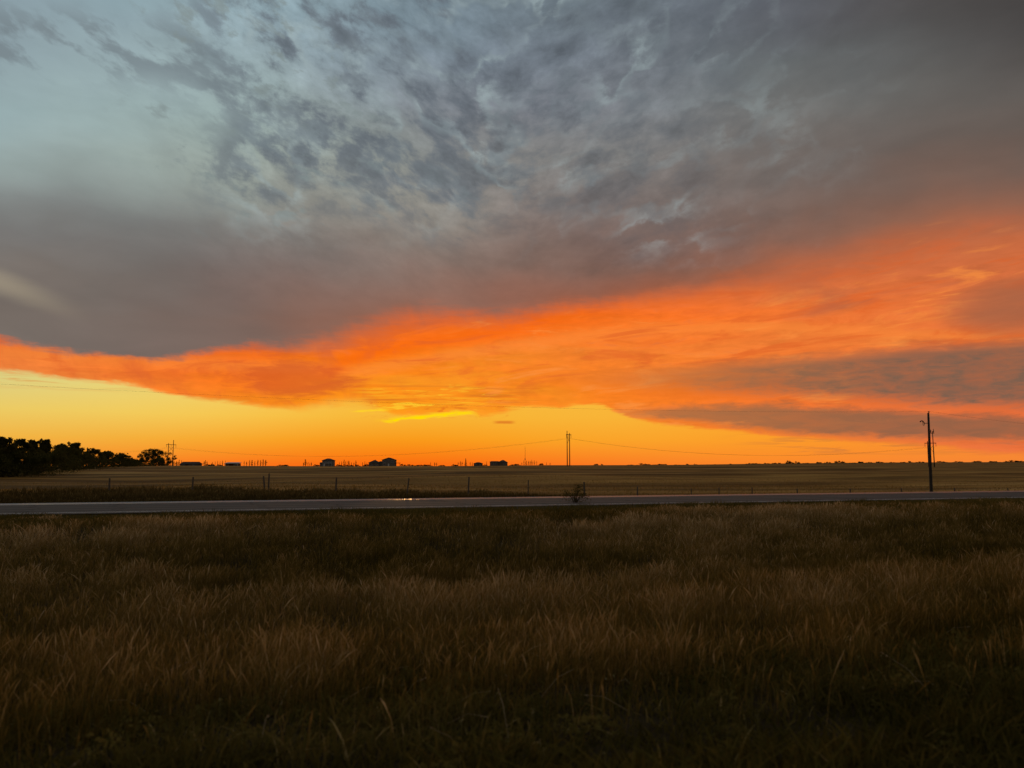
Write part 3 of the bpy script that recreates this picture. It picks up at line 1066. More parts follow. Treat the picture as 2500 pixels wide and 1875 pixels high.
# thin stubble standing in the near part of the field
s, n, x, y = scatter(62.5, 150.0, 7.0, -110, 160, dfall=lambda d: np.clip(1.5 - d / 120, .12, 1))
rag = fnoise(s / 14, n / 2.4, 91, 3)
keep = rng.random(len(s)) < np.clip(2.2 * rag - .6, .05, 1)
s, n, x, y, rag = (a[keep] for a in (s, n, x, y, rag))
blades('stubble', x, y, (.10 + .22 * rag) * rng.uniform(.6, 1.2, len(s)), np.full(len(s), .05), .35 + .6 * (rag - .4) + rng.normal(0, .1, len(s)),
       M['dry_grass'], .3, 'brown crop stubble on the field beyond the fence', 'stubble')

# small pale and yellow flower heads among the near weeds
mbf = MB()
rf = random.Random(5)
for i in range(46):
    s_, n_ = rf.uniform(-4.5, 9.5), rf.uniform(4.6, 9.0)
    x_, y_ = sn_to_xy(s_, n_)
    if y_ < 4.5:
        continue
    z_ = gz(x_, y_) + rf.uniform(.12, .26)
    mbf.leaves([(x_ + rf.gauss(0, .012), y_ + rf.gauss(0, .012), z_ + rf.gauss(0, .012)) for q in range(6)], rf.uniform(.007, .012), rf)
    mbf.tube([(x_, y_, z_ - .20), (x_ + .01, y_, z_)], .0012, 4)
tag(mbf.build('weed_flowers', leafy('flower_petals', (.30, .26, .08), (.45, .40, .22), 30, .4)),
    'tiny pale yellow flower heads scattered in the near weeds', 'flowers', kind='stuff')


# ------------------------------------------------------------------ fence
FN = 60.0
posts_seen = [(267, 1167, 0), (470, 1164, .02), (648, 1162, -.16), (655.5, 1156, .02), (820, 1165, .03), (993, 1167, .16), (1143, 1164, .06), (1289, 1171.5, .03),
              (1427, 1176, -.03), (1555, 1187, .05), (1687, 1192, .02), (1755, 1190, .0), (1835, 1189, .03), (1948, 1192, -.1), (2075, 1192, 0), (2200, 1191, 0), (2330, 1190, 0), (2460, 1190, 0)]
fence = empty('wire_fence', (*sn_to_xy(0, FN), 0))
fx0, fy0 = sn_to_xy(0, FN)
tops = []
rp = random.Random(11)
for i, (px, ptop, lean) in enumerate(posts_seen):
    t = (px - 1250) / F_PX / (math.cos(PITCH) - (937.5 - 1185) / F_PX * math.sin(PITCH))
    nn = FN + (0.9 if px == 648 else 0) + rp.uniform(-.1, .1)
    Y = nn / (DN[1] + DN[0] * t)
    X = t * Y
    zb = gz(X, Y)
    hh = CAM_H + (1137 - ptop) * Y / F_PX - zb
    r = .056 + rp.uniform(-.010, .014)
    mb = MB()
    pts = [(X - fx0, Y - fy0, zb - .5), (X - fx0 + lean * .45, Y - fy0, zb + hh * .5), (X - fx0 + lean, Y - fy0, zb + hh - .02), (X - fx0 + lean, Y - fy0, zb + hh + .02)]
    mb.tube(pts, [r * 1.05, r, r * .93, r * .7], 9)
    mb.build('post', M['post_wood'], fence, smooth_=False)
    if px != 648:
        tops.append((X - fx0 + lean * .8, Y - fy0 - r, zb, min(hh, 1.35)))
for fr in (.92, .66, .38):
    mb = MB()
    for a, b in zip(tops[:-1], tops[1:]):
        p0 = Vector((a[0], a[1], a[2] + a[3] * fr))
        p1 = Vector((b[0], b[1], b[2] + b[3] * fr))
        mb.tube([p0, (p0 + p1) / 2 - Vector((0, 0, .03)), p1], .0016, 4, cap=False)
    mb.build('fence_wire', M['wire'], fence)
tag(fence, 'old barbed wire fence of leaning wooden posts beyond the road', 'fence')

# ------------------------------------------------------------------ front pole
px0, D0 = 2272.5, 72.0
X0, Y0, Z0 = place(px0, D0, 1190)
H0 = 2.2 + (1137 - 1008) * D0 / F_PX - Z0
pole = empty('utility_pole', (X0, Y0, Z0), 0)
lx = 0.16                                              # the pole leans a little
mb = MB()
mb.tube([(0, 0, -.6), (lx * .1, 0, 1.0), (lx * .55, 0, H0 * .55), (lx, 0, H0 - .03), (lx, 0, H0)],
        [.150, .142, .118, .088, .078], 14)
mb.build('pole', M['wood_pole'], pole, smooth_=True)


def pole_x(z):
    return lx * z / H0


# pin insulator on top
mb = MB().tube([(lx + .03, 0, H0 - .25), (lx + .05, 0, H0 + .05)], .014, 6)
pin = mb.build('insulator_pin', M['metal_dark'], pole)
MB().lathe((lx + .05, 0, H0 + .03), [(.03, 0), (.085, .015), (.09, .045), (.05, .06), (.06, .085), (.045, .12), (.02, .14)], 12).build('insulator', M['insulator'], pole, smooth_=True)
# bracket with fused cutout on the left
zb = 2.2 + (1137 - 1033.5) * D0 / F_PX - Z0
MB().box((pole_x(zb) - .27, -.02, zb), (.40, .05, .05)).build('bracket', M['metal_dark'], pole)
cut = MB()
cx = pole_x(zb) - .48
cut.tube([(cx + .08, -.02, zb + .02), (cx - .03, -.02, zb + .16), (cx - .14, -.02, zb + .24), (cx - .24, -.02, zb + .22)], [.03, .045, .05, .035], 8)
cut.lathe((cx - .29, -.02, zb + .10), [(.02, 0), (.06, .02), (.075, .05), (.05, .08), (.06, .10), (.03, .13)], 10)
cu = cut.build('fused_cutout', M['insulator'], pole, smooth_=True)
MB().tube([(cx + .05, -.02, zb + .05), (cx + .07, -.02, zb - .12), (cx + .01, -.02, zb - .24), (cx - .06, -.02, zb - .16), (cx - .07, -.02, zb + .02), (cx - .10, -.02, zb + .18)],
          .022, 7).build('fuse_barrel', M['metal_dark'], cu)
# arm with two upright insulators on the right
zc2 = 2.2 + (1137 - 1057.5) * D0 / F_PX - Z0
xa = pole_x(zc2)
MB().box((xa + .28, .0, zc2), (.38, .06, .06)).build('bracket', M['metal_dark'], pole)
for ox, hh in ((.17, .30), (.42, .36)):
    MB().lathe((xa + ox, 0, zc2 + .03), [(.02, 0), (.025, .05), (.045, .07), (.03, .10), (.05, .13), (.03, .16), (.05, .19), (.028, .22), (.022, hh)], 10).build('insulator', M['insulator'], pole, smooth_=True)
# earth wire down the pole
MB().tube([(pole_x(z) - .125 + .045 * z / H0, -.06, z) for z in np.linspace(.1, H0 - .4, 9)], .010, 5).build('earth_wire', M['wire'], pole)
tag(pole, 'dark wooden utility pole with fuse bracket at the far road edge', 'utility pole')

# wires carried by the front pole
TOP0 = Vector((X0 + lx + .05, Y0, Z0 + H0 + .15))


def catenary(p0, p1, sag, k=24):
    out = []
    for i in range(k + 1):
        t = i / k
        p = p0.lerp(p1, t)
        p.z -= sag * 4 * t * (1 - t)
        out.append(p)
    return out


def sight(px, py, D):
    d = direction(px, py)
    k = D / d[1]
    return Vector((d[0] * k, D, CAM_H + d[2] * k))


def wire(name, p0, p1, sag, r, label, group=None, k=24):
    o = MB().tube([q - p0 for q in catenary(p0, p1, sag, k)], r, 5).build(name, M['wire'])
    o.location = p0
    tag(o, label, 'wire', group)
    return o


pA = sight(-60, 934, 46.0)
wire('overhead_wire', TOP0, pA, .62, .0042, 'thin overhead wire rising left from the top of the roadside pole')
pB = sight(2620, 1046, 88.0)
wire('overhead_wire', TOP0, pB, .12, .0065, 'thin overhead wire falling right from the top of the roadside pole')

# ------------------------------------------------------------------ H-frame line across the field
def h_frame(px, D, ztop_px, w, arm, yaw, tall, label):
    X, Y, Z = place(px, D)
    H = CAM_H + (1137 - ztop_px) * D / F_PX - Z
    root = empty('power_line_frame', (X, Y, Z), yaw)
    for sx, dh in ((-w / 2, tall[0]), (w / 2, tall[1])):
        MB().tube([(sx, 0, -1.0), (sx, 0, H * .5), (sx, 0, H + dh)], [.26, .22, .16], 10).build('pole', M['wood_pole'], root, smooth_=True)
    za = H - .9
    MB().box((0, -.24, za), (arm, .16, .30)).build('crossarm', M['wood_pole'], root)
    for sg in (1, -1):
        MB().tube([(-sg * w / 2, -.22, za - 1.0), (sg * w / 2, -.22, za - 4.2)], .07, 6).build('cross_brace', M['wood_pole'], root)
    att = []
    for fx in (-arm / 2 + .15, 0, arm / 2 - .15):
        prof = []
        for q in range(7):
            prof += [(.05, -.22 * q), (.13, -.22 * q - .05), (.13, -.22 * q - .09), (.05, -.22 * q - .12)]
        MB().lathe((fx, -.24, za - .16), prof[::-1], 8).build('insulator_string', M['insulator'], root)
        att.append(Vector((X, Y, Z)) + Matrix.Rotation(yaw, 3, 'Z') @ Vector((fx, -.24, za - 1.75)))
    tag(root, label, 'power pole', 'twin pole power line frames in the field')
    return root, att


fr1, at1 = h_frame(415, 463, 1082, 3.4, 7.0, math.radians(62), (0.0, 2.0), 'twin pole power frame beside the rightmost dark tree of the wood')
fr2, at2 = h_frame(1388, 385, 1057, 2.6, 5.2, math.radians(58), (1.0, 0.0), 'tall twin pole power frame standing alone in mid field')
fr3, at3 = h_frame(2274.5, 352, 1077, 2.25, 4.7, math.radians(-26), (0.0, 4.5), 'twin pole power frame with wide crossarm just behind the roadside pole')
cond = [(at1, at2, 7.0, 'between the wood and the lone frame'), (at2, at3, 6.0, 'from the lone frame towards the roadside pole')]
for k, which in enumerate(('near', 'middle', 'far')):
    for a, b, sag, txt in cond:
        wire('power_cable', a[k], b[k], sag, .014, f'{which} cable of the sagging power line {txt}', 'power line cables over the field', 40)
    e = sight(-120, 1101, 560)
    e += Vector((k * 1.5, k * 2.5, 0))
    wire('power_cable', at1[k], e, 4.0, .014, f'{which} cable of the power line running left behind the wood', 'power line cables over the field', 30)

# ------------------------------------------------------------------ mast
X, Y, Z = place(1282, 640)
Hm = CAM_H + (1137 - 1089) * 640 / F_PX - Z
mast = empty('radio_mast', (X, Y, Z))
mb = MB()
for k in range(3):
    a = k * 2.094
    mb.tube([(.26 * math.cos(a), .26 * math.sin(a), -.3), (.16 * math.cos(a), .16 * math.sin(a), Hm - 1.5)], .04, 5)
for q in range(24):
    z0, z1 = q * (Hm - 1.6) / 24, (q + 1) * (Hm - 1.6) / 24
    for k in range(3):
        a, b = k * 2.094, (k + 1) * 2.094
        f0 = .26 - .1 * z0 / Hm
        f1 = .26 - .1 * z1 / Hm
        mb.tube([(f0 * math.cos(a), f0 * math.sin(a), z0), (f1 * math.cos(b), f1 * math.sin(b), z1)], .02, 4)
mb.build('lattice', M['metal_dark'], mast)
MB().tube([(0, 0, Hm - 1.9), (0, 0, Hm)], [.09, .05], 6).build('antenna', M['metal_dark'], mast)
MB().lathe((0, -.3, 4.6), [(.05, 0), (.42, .15), (.5, .5), (.42, .85), (.05, 1.0)], 10).build('dish', M['siding_grey'], mast, smooth_=True)
tag(mast, 'slim lattice radio mast on the skyline left of the lone power frame', 'mast')


# ------------------------------------------------------------------ buildings
def gable_roof(mb, cx, cy, w, d, z, rise, over=.4, th=.22, axis='x'):
    """ridge along axis; slabs with thickness"""
    if axis == 'y':                                  # ridge towards the viewer: gable end faces the camera
        hw, hd = w / 2 + over, d / 2 + over
        dz = -over * rise / (w / 2)
        for s_ in (-1, 1):
            vs = [(cx, cy - hd, z + rise), (cx + s_ * hw, cy - hd, z + dz), (cx + s_ * hw, cy + hd, z + dz), (cx, cy + hd, z + rise)]
            vs += [(p[0], p[1], p[2] + th) for p in vs]
            mb.add(vs, [(0, 1, 2, 3), (7, 6, 5, 4), (0, 4, 5, 1), (1, 5, 6, 2), (2, 6, 7, 3)])
    else:
        hw, hd = w / 2 + over, d / 2 + over
        dz = -over * rise / (d / 2)
        for s_ in (-1, 1):
            vs = [(cx - hw, cy, z + rise), (cx - hw, cy + s_ * hd, z + dz), (cx + hw, cy + s_ * hd, z + dz), (cx + hw, cy, z + rise)]
            vs += [(p[0], p[1], p[2] + th) for p in vs]
            mb.add(vs, [(0, 1, 2, 3), (7, 6, 5, 4), (0, 4, 5, 1), (1, 5, 6, 2), (2, 6, 7, 3)])
    return mb


def hip_roof(mb, cx, cy, w, d, z, rise, over=.45, ridge=0.0, th=.15):
    hw, hd = w / 2 + over, d / 2 + over
    vs = [(cx - hw, cy - hd, z), (cx + hw, cy - hd, z), (cx + hw, cy + hd, z), (cx - hw, cy + hd, z)]
    vs += [(p[0], p[1], p[2] + th) for p in vs]
    vs += [(cx - ridge / 2, cy, z + rise), (cx + ridge / 2, cy, z + rise)]
    return mb.add(vs, [(3, 2, 1, 0), (0, 1, 5, 4), (1, 2, 6, 5), (2, 3, 7, 6), (3, 0, 4, 7), (4, 5, 9, 8), (5, 6, 9), (6, 7, 8, 9), (7, 4, 8)])


def wall_box(mb, cx, cy, w, d, h, gable=0.0):
    hw, hd = w / 2, d / 2
    if gable <= 0:
        return mb.box((cx, cy, h / 2 - .2), (w, d, h + .4))
    vs, fs = [], []
    for yy in (cy - hd, cy + hd):
        vs += [(cx - hw, yy, -.4), (cx + hw, yy, -.4), (cx + hw, yy, h), (cx, yy, h + gable), (cx - hw, yy, h)]
    fs = [(0, 1, 2, 3, 4), (9, 8, 7, 6, 5), (0, 5, 6, 1), (1, 6, 7, 2), (2, 7, 8, 3), (3, 8, 9, 4), (4, 9, 5, 0)]
    return mb.add(vs, fs)


def window(parent, x, y, z, w, h):
    mb = MB()
    t = .09
    for (bx, bz, bw, bh) in ((x - w / 2 - t / 2, z, t, h + 2 * t), (x + w / 2 + t / 2, z, t, h + 2 * t),
                             (x, z + h / 2 + t / 2, w, t), (x, z - h / 2 - t / 2, w, t), (x, z, .05, h)):
        mb.box((bx, y - .03, bz), (bw, .09, bh))
    f = mb.build('window', M['trim'], parent)
    MB().box((x, y - .012, z), (w - .005, .03, h - .005)).build('pane', M['glass'], f)
    return f


def door(parent, x, y, w=.95, h=2.1, mat=None):
    o = MB().box((x, y - .03, h / 2), (w, .07, h)).build('door', mat or M['siding_brown'], parent)
    MB().lathe((x + w * .38, y - .09, 1.0), [(.02, -.03), (.04, 0), (.02, .03)], 8).build('handle', M['metal_dark'], o)
    return o


U = 620.0 / F_PX                                     # metres per sighted pixel at the farmstead distance


def bld(px, base, label, name='house', cat='house', D=620.0):
    t = (px - 1250) / F_PX / math.cos(PITCH)
    x, y = t * D, D
    z = gz(x, y)
    return empty(name, (x, y, z), 0), CAM_H + (1137 - base) * D / F_PX - z


# two-storey house with balcony
h1, dz = bld(804.5, 1138, '')
w = 26.5 * U
wb = MB(); wall_box(wb, 0, 3.5, w, 7, 4.5); wb.build('wall', M['siding_beige'], h1)
rf = MB(); hip_roof(rf, 0, 3.5, w, 7, 4.5, 1.75, .5, 2.2); ro = rf.build('roof', M['roof_shingle'], h1)
ax = MB(); wall_box(ax, -w / 2 - 1.1, 4.0, 2.2, 5, 2.4); ax.build('wing', M['siding_grey'], h1)
rx = MB(); gable_roof(rx, -w / 2 - 1.1, 4.0, 2.2, 5, 2.42, .6, .2, .15, 'x'); rx.build('wing_roof', M['roof_shingle'], h1)
bc = MB().box((.9, -.75, 2.35), (5.6, 1.5, .16))
for q in (-1.8, .9, 3.6):
    bc.box((q, -1.4, 1.13), (.14, .14, 2.26))
bal = bc.build('balcony', M['trim'], h1)
rl = MB().box((.9, -1.46, 3.35), (5.6, .06, .08))
for q in np.linspace(-1.85, 3.65, 15):
    rl.box((q, -1.46, 2.87), (.05, .05, .87))
rl.build('railing', M['trim'], bal)
for q in (-2.8, .0, 2.4):
    window(h1, q, 0, 3.5, 1.1, 1.0)
window(h1, 2.4, 0, 1.4, 1.3, 1.1)
door(h1, -2.6, 0, 1.0, 2.1, M['trim'])
tag(h1, 'two storey house with hipped roof and balcony alone on the skyline', 'house')

# lower house of the pair
h2, dz = bld(916, 1138, '')
w = 26 * U
wb = MB(); wall_box(wb, 0, 4, w * .92, 8, 2.7); wb.build('wall', M['siding_grey'], h2)
rf = MB(); hip_roof(rf, 0, 4, w * .92, 8, 2.7, 2.35, .5, .8); ro = rf.build('roof', M['roof_shingle'], h2)
MB().box((.8, 4.6, 4.6), (.5, .5, 1.3)).build('chimney', M['siding_brown'], ro)
cn = MB(); wall_box(cn, w * .46 + 1.2, 4.5, 2.4, 5, 3.0); cn.build('wing', M['siding_grey'], h2)
cr_ = MB(); gable_roof(cr_, w * .46 + 1.2, 4.5, 2.4, 5, 3.02, .9, .12, .15, 'x'); cr_.build('wing_roof', M['roof_shingle'], h2)
window(h2, -2.3, 0, 1.5, 1.2, 1.0); window(h2, 2.2, 0, 1.5, 1.6, 1.0)
door(h2, .2, 0)
tag(h2, 'low hipped roof house joined to the left of the tall gabled house', 'house')

# tall gabled house of the pair
h3, dz = bld(951.5, 1138, '')
w = 31 * U
wb = MB(); wall_box(wb, 0, 4.5, w, 9, 4.95, 1.75); wb.build('wall', M['siding_grey'], h3)
rf = MB(); gable_roof(rf, 0, 4.5, w, 9, 4.97, 1.75, .5, .2, 'y'); rf.build('roof', M['roof_shingle'], h3)
for q in (-3.0, 3.0):
    window(h3, q, 0, 3.7, 1.3, 1.1)
window(h3, -3.2, 0, 1.4, 1.5, 1.1)
window(h3, .1, 0, 5.2, .9, .7)
door(h3, .15, 0, .95, 2.1, M['trim'])
pg = MB()
for q in (w / 2 + .6, w / 2 + 3.6):
    pg.box((q, 1.0, 1.2), (.14, .14, 2.4)); pg.box((q, 4.0, 1.2), (.14, .14, 2.4))
for yy in (1.0, 4.0):
    pg.box((w / 2 + 2.1, yy, 2.5), (4.0, .12, .2))
for q in np.linspace(w / 2 + .3, w / 2 + 3.9, 8):
    pg.box((q, 2.5, 2.68), (.07, 4.0, .14))
pg.build('pergola', M['wood_pole'], h3)
tag(h3, 'tall gabled house with small pergola on its right side', 'house')

# small hipped house
h4, dz = bld(1168, 1136, '')
w = 21 * U
wb = MB(); wall_box(wb, 0, 3, w, 6, 1.95); wb.build('wall', M['siding_brown'], h4)
rf = MB(); hip_roof(rf, 0, 3, w, 6, 1.95, 1.05, .35, 1.6); rf.build('roof', M['roof_shingle'], h4)
window(h4, -1.8, 0, 1.15, 1.0, .8); window(h4, 1.8, 0, 1.15, 1.0, .8); door(h4, 0, 0, .9, 1.85)
tag(h4, 'small low hipped roof house between the spruce and the long house', 'house')

# long dark house
h5, dz = bld(1218, 1135, '')
w = 45 * U
wb = MB(); wall_box(wb, -w * .22, 4, w * .52, 8, 2.9); wb.build('wall', M['siding_brown'], h5)
wb = MB(); wall_box(wb, w * .24, 3.4, w * .46, 9, 2.5); wb.build('wing', M['siding_brown'], h5)
rf = MB(); hip_roof(rf, -w * .22, 4, w * .52, 8, 2.9, .75, .35, 5.5); rf.build('roof', M['roof_shingle'], h5)
rf = MB(); hip_roof(rf, w * .22, 3.4, w * .48, 9, 2.5, 2.0, .5, 1.4); rf.build('wing_roof', M['roof_shingle'], h5)
window(h5, -w * .34, 0, 1.6, 1.4, 1.1); window(h5, -w * .14, 0, 1.6, 1.4, 1.1); window(h5, w * .30, -1.1, 1.4, 1.6, 1.1)
door(h5, w * .14, -1.1)
tag(h5, 'long dark bungalow with raised hipped roof on its right half', 'house')

# long hip-roofed barn
b1, dz = bld(471, 1139, '', 'barn')
w = 50 * U
wb = MB(); wall_box(wb, -.4, 4, w * .88, 8, 1.5); wb.build('wall', M['siding_brown'], b1)
rf = MB(); hip_roof(rf, -.2, 4, w * .90, 8, 1.5, 2.1, .5, 40 * U); rf.build('roof', M['roof_shingle'], b1)
door(b1, -2, 0, 2.6, 1.45, M['door_red']); window(b1, 3.2, 0, .9, 1.2, .6); window(b1, -5.0, 0, .9, 1.2, .6)
tag(b1, 'long low barn with dark hipped roof right of the wood', 'barn')

# shed with pale roof sheet
b2, dz = bld(573, 1139, '', 'shed')
w = 31 * U
wb = MB(); wall_box(wb, 0, 3.5, w, 6, 2.4); wb.build('wall', M['siding_brown'], b2)
rf = MB()
rf.add([(-w / 2 - .6, -.9, 2.25), (w / 2 + .6, -.9, 2.25), (w / 2 + .6, 7.0, 3.1), (-w / 2 - .6, 7.0, 3.1),
        (-w / 2 - .6, -.9, 2.40), (w / 2 + .6, -.9, 2.40), (w / 2 + .6, 7.0, 3.25), (-w / 2 - .6, 7.0, 3.25)],
       [(3, 2, 1, 0), (4, 5, 6, 7), (0, 1, 5, 4), (1, 2, 6, 5), (2, 3, 7, 6), (3, 0, 4, 7)])
rf.build('roof', M['roof_metal'], b2)
MB().box((0, -.93, 2.32), (w + 1.2, .05, .30)).build('fascia', M['trim'], b2)
for q in (-w / 2 - .3, w / 2 - .3):
    MB().box((q, -.6, 1.0), (.22, .22, 2.5)).build('post', M['trim'], b2)
door(b2, -.6, .5, 3.4, 2.0, M['door_red'])
window(b2, 3.0, .5, 1.3, 1.0, .7)
tag(b2, 'small open fronted shed with pale sheet roof and white post', 'shed')


# ------------------------------------------------------------------ trees
def broadleaf(name, h, hw, seed, nleaf, size, mat, low=0.0, loose=.5):
    """tapered trunk and limbs; crown of leaf clumps gathered round the limb ends"""
    r = random.Random(seed)
    root = empty(name, (0, 0, 0))
    tr = MB()
    tr.tube([(0, 0, -.4), (r.uniform(-.15, .15), r.uniform(-.15, .15), h * .35), (r.uniform(-.3, .3), r.uniform(-.3, .3), h * .7)],
            [.032 * h, .024 * h, .010 * h], 8)
    clumps = []
    for i in range(int(80 + 50 * hw / h)):                                # clumps fill an uneven egg-shaped envelope
        a = r.uniform(0, 6.283)
        u = r.random() ** .5
        t = r.uniform(.03, .93)
        prof = math.sin(math.pi * min(1.0, .22 + .78 * t)) ** .55 if t > .3 else .92
        bulge = 1 + .28 * math.sin(a * 3 + seed) + .18 * math.sin(t * 9 + seed * 2)
        rad = hw * .86 * prof * u * bulge
        p2 = Vector((rad * math.cos(a), rad * math.sin(a), h * t))
        p0 = Vector((0, 0, h * max(.08, t * .55)))
        if i % 3 == 0:
            p1 = p0.lerp(p2, .5) + Vector((0, 0, .05 * h))
            tr.tube([p0, p1, p2], [.009 * h, .006 * h, .003 * h], 5)
        clumps.append((p2, (h * .6 + hw * .4) * r.uniform(.06, .125)))
    for q in range(16):                                # leaders that make the ragged top line
        a = r.uniform(0, 6.283)
        p = Vector((hw * .62 * r.random() * math.cos(a), hw * .62 * r.random() * math.sin(a), h * r.uniform(.84, .99)))
        tr.tube([(p.x * .4, p.y * .4, h * .5), p], [.006 * h, .002 * h], 4)
        clumps.append((p, h * r.uniform(.025, .06)))
    tr.build('trunk', M['bark'], root)
    cents = []
    tot = sum(c[1] ** 2 for c in clumps)
    for c, cr_ in clumps:
        k = int(nleaf * cr_ ** 2 / tot)
        for j in range(k):
            v = Vector((r.gauss(0, 1), r.gauss(0, 1), r.gauss(0, .8)))
            v = v.normalized() * cr_ * (r.random() ** loose) * r.uniform(.75, 1.2)
            p = c + v
            if p.z > .05:
                cents.append(p)
    MB().leaves(cents, size, r).build('crown', mat, root)
    return root


wood = [  # sighted column, top row, half width px, distance, label
    (5, 1067, 24, 150, 'broad dark tree at the outer end of the wood by the picture edge'),
    (42, 1071, 26, 156, 'wide dense tree with flat top second in from the end of the wood'),
    (78, 1075, 20, 165, 'rounded dark tree between the flat topped and the gappy tree'),
    (106, 1073, 17, 178, 'gappy tree with see through crown and pointed top'),
    (150, 1083, 21, 195, 'broad shouldered tree right of the gappy tree across the first notch'),
    (181, 1080, 19, 206, 'tree with twin upright tips in the middle of the wood'),
    (221, 1094, 27, 232, 'sloping tree falling away right from the twin tipped tree'),
    (258, 1101, 15, 255, 'slim small tree with a loose tuft at its top'),
    (296, 1106, 19, 270, 'small rounded tree before the low gap in the wood'),
    (323, 1119, 16, 285, 'lowest bushy tree in the gap left of the lone round tree'),
    (374, 1096, 39, 330, 'large round tree standing beside the twin pole power frame'),
]
for i, (px, top, hwp, D, lab) in enumerate(wood):
    x, y, z = place(px, D)
    h = CAM_H + (1137 - top) * D / F_PX - z
    hw = hwp * D / F_PX * 1.22
    k = 11000 if i != 10 else 15000
    t = broadleaf('broadleaf_tree', h, hw, 108 if i == 10 else 100 + i, k, .014 * h + .07, M['leaf_dark'] if i % 3 else M['leaf_olive'], 0.0, .45)
    t.location = (x, y, z)
    tag(t, lab, 'tree', 'trees of the dark wood beside the field')


def bushmesh(name, h, hw, seed, k, size, mat, cat, label, loc, group=None):
    r = random.Random(seed)
    root = empty(name, loc)
    st = MB()
    cents = []
    nb = 9
    for i in range(nb):
        a = r.uniform(0, 6.283)
        rad = hw * r.uniform(.1, .8)
        p = Vector((rad * math.cos(a), rad * math.sin(a), h * r.uniform(.45, .88) * (1 - .35 * rad / hw)))
        st.tube([(0, 0, -.1), p * .5 + Vector((0, 0, h * .08)), p], [.022 * h, .014 * h, .005 * h], 5)
        cr_ = r.uniform(.16, .30) * max(h, hw * .7)
        for j in range(k // nb):
            v = Vector((r.gauss(0, 1), r.gauss(0, 1), r.gauss(0, .8))).normalized() * cr_ * r.random() ** .45
            q = p + v
            if q.z > .02:
                cents.append(q)
    for j in range(k // 3):
        a = r.uniform(0, 6.283)
        rad = hw * math.sqrt(r.random())
        cents.append(Vector((rad * math.cos(a), rad * math.sin(a), h * r.uniform(.03, .45))))
    st.build('stem', M['bark'], root)
    MB().leaves(cents, size, r).build('foliage', mat, root)
    tag(root, label, cat, group)
    return root


# undergrowth bushes closing the foot of the wood
under = [(-10, 148, 5.2), (25, 150, 5.0), (60, 156, 5.6), (92, 168, 5.6), (128, 182, 6.0), (165, 198, 5.6), (200, 212, 5.6), (240, 240, 5.0), (276, 258, 4.8),
         (310, 276, 3.6), (343, 300, 3.2), (395, 322, 4.4)]
un_lab = ['at the outer end of the wood', 'under the wide flat topped tree', 'under the rounded dark tree', 'in front of the gappy tree', 'under the first notch of the wood',
          'under the broad shouldered tree', 'between the twin tipped and the sloping tree', 'under the sloping tree', 'between the slim tree and the small rounded tree',
          'under the small rounded tree', 'in the low gap before the large round tree', 'at the right foot of the large round tree']
for i, ((px, D, h), lab) in enumerate(zip(under, un_lab)):
    bushmesh('undergrowth_bush', h * 1.12, h * 1.6, 300 + i, 4200, .15, M['leaf_dark'], 'bush', 'dark spreading bush ' + lab, place(px, D), 'bushes along the foot of the wood')


# skyline trees -----------------------------------------------------------
def poplar_mesh(seed):
    r = random.Random(seed)
    mb = MB()
    mb.tube([(0, 0, -.2), (r.uniform(-.05, .05), 0, .55), (r.uniform(-.05, .05), 0, .97)], [.022, .014, .005], 5)
    cents = []
    for i in range(70):
        z = .10 + .88 * r.random()
        rad = .115 * math.sin(min(1, (z - .04) * 1.25) * math.pi) ** .6 * math.sqrt(r.random()) * r.uniform(.5, 1.25)
        a = r.uniform(0, 6.283)
        cents.append((rad * math.cos(a), rad * math.sin(a), z))
    mb.leaves(cents, .060, r)
    return mb


def spruce_mesh(seed):
    r = random.Random(seed)
    mb = MB()
    mb.tube([(0, 0, -.1), (0, 0, .98)], [.025, .004], 6)
    cents = []
    for i in range(420):
        z = .04 + .95 * r.random() ** 1.3
        rad = .24 * (1 - z) * (.55 + .45 * ((z * 11) % 1)) * (r.random() ** .5) + .008
        a = r.uniform(0, 6.283)
        cents.append((rad * math.cos(a), rad * math.sin(a), z - .12 * rad))
    mb.leaves(cents, .032, r)
    return mb


pop_proto = [poplar_mesh(40 + k) for k in range(4)]
pop_me = []
for k, mb in enumerate(pop_proto):
    o = mb.build('young_poplar', M['poplar_leaf'])
    pop_me.append(o.data)
    bpy.data.objects.remove(o)
o = spruce_mesh(60).build('spruce', M['needle'])
spr_me = o.data
bpy.data.objects.remove(o)
ORD = ['first', 'second', 'third', 'fourth', 'fifth', 'sixth', 'seventh', 'eighth', 'ninth', 'tenth', 'eleventh', 'twelfth']


def skyline(kind, me, px, hp, D, label, group, wide=1.0, cat='tree'):
    x, y, z = place(px, D)
    h = hp * D / F_PX
    o = bpy.data.objects.new(kind, me)
    col.objects.link(o)
    o.location = (x, y, z)
    o.scale = (h * wide, h * wide, h)
    o.rotation_euler = (0, 0, random.uniform(0, 6.28))
    tag(o, label, cat, group)
    return o


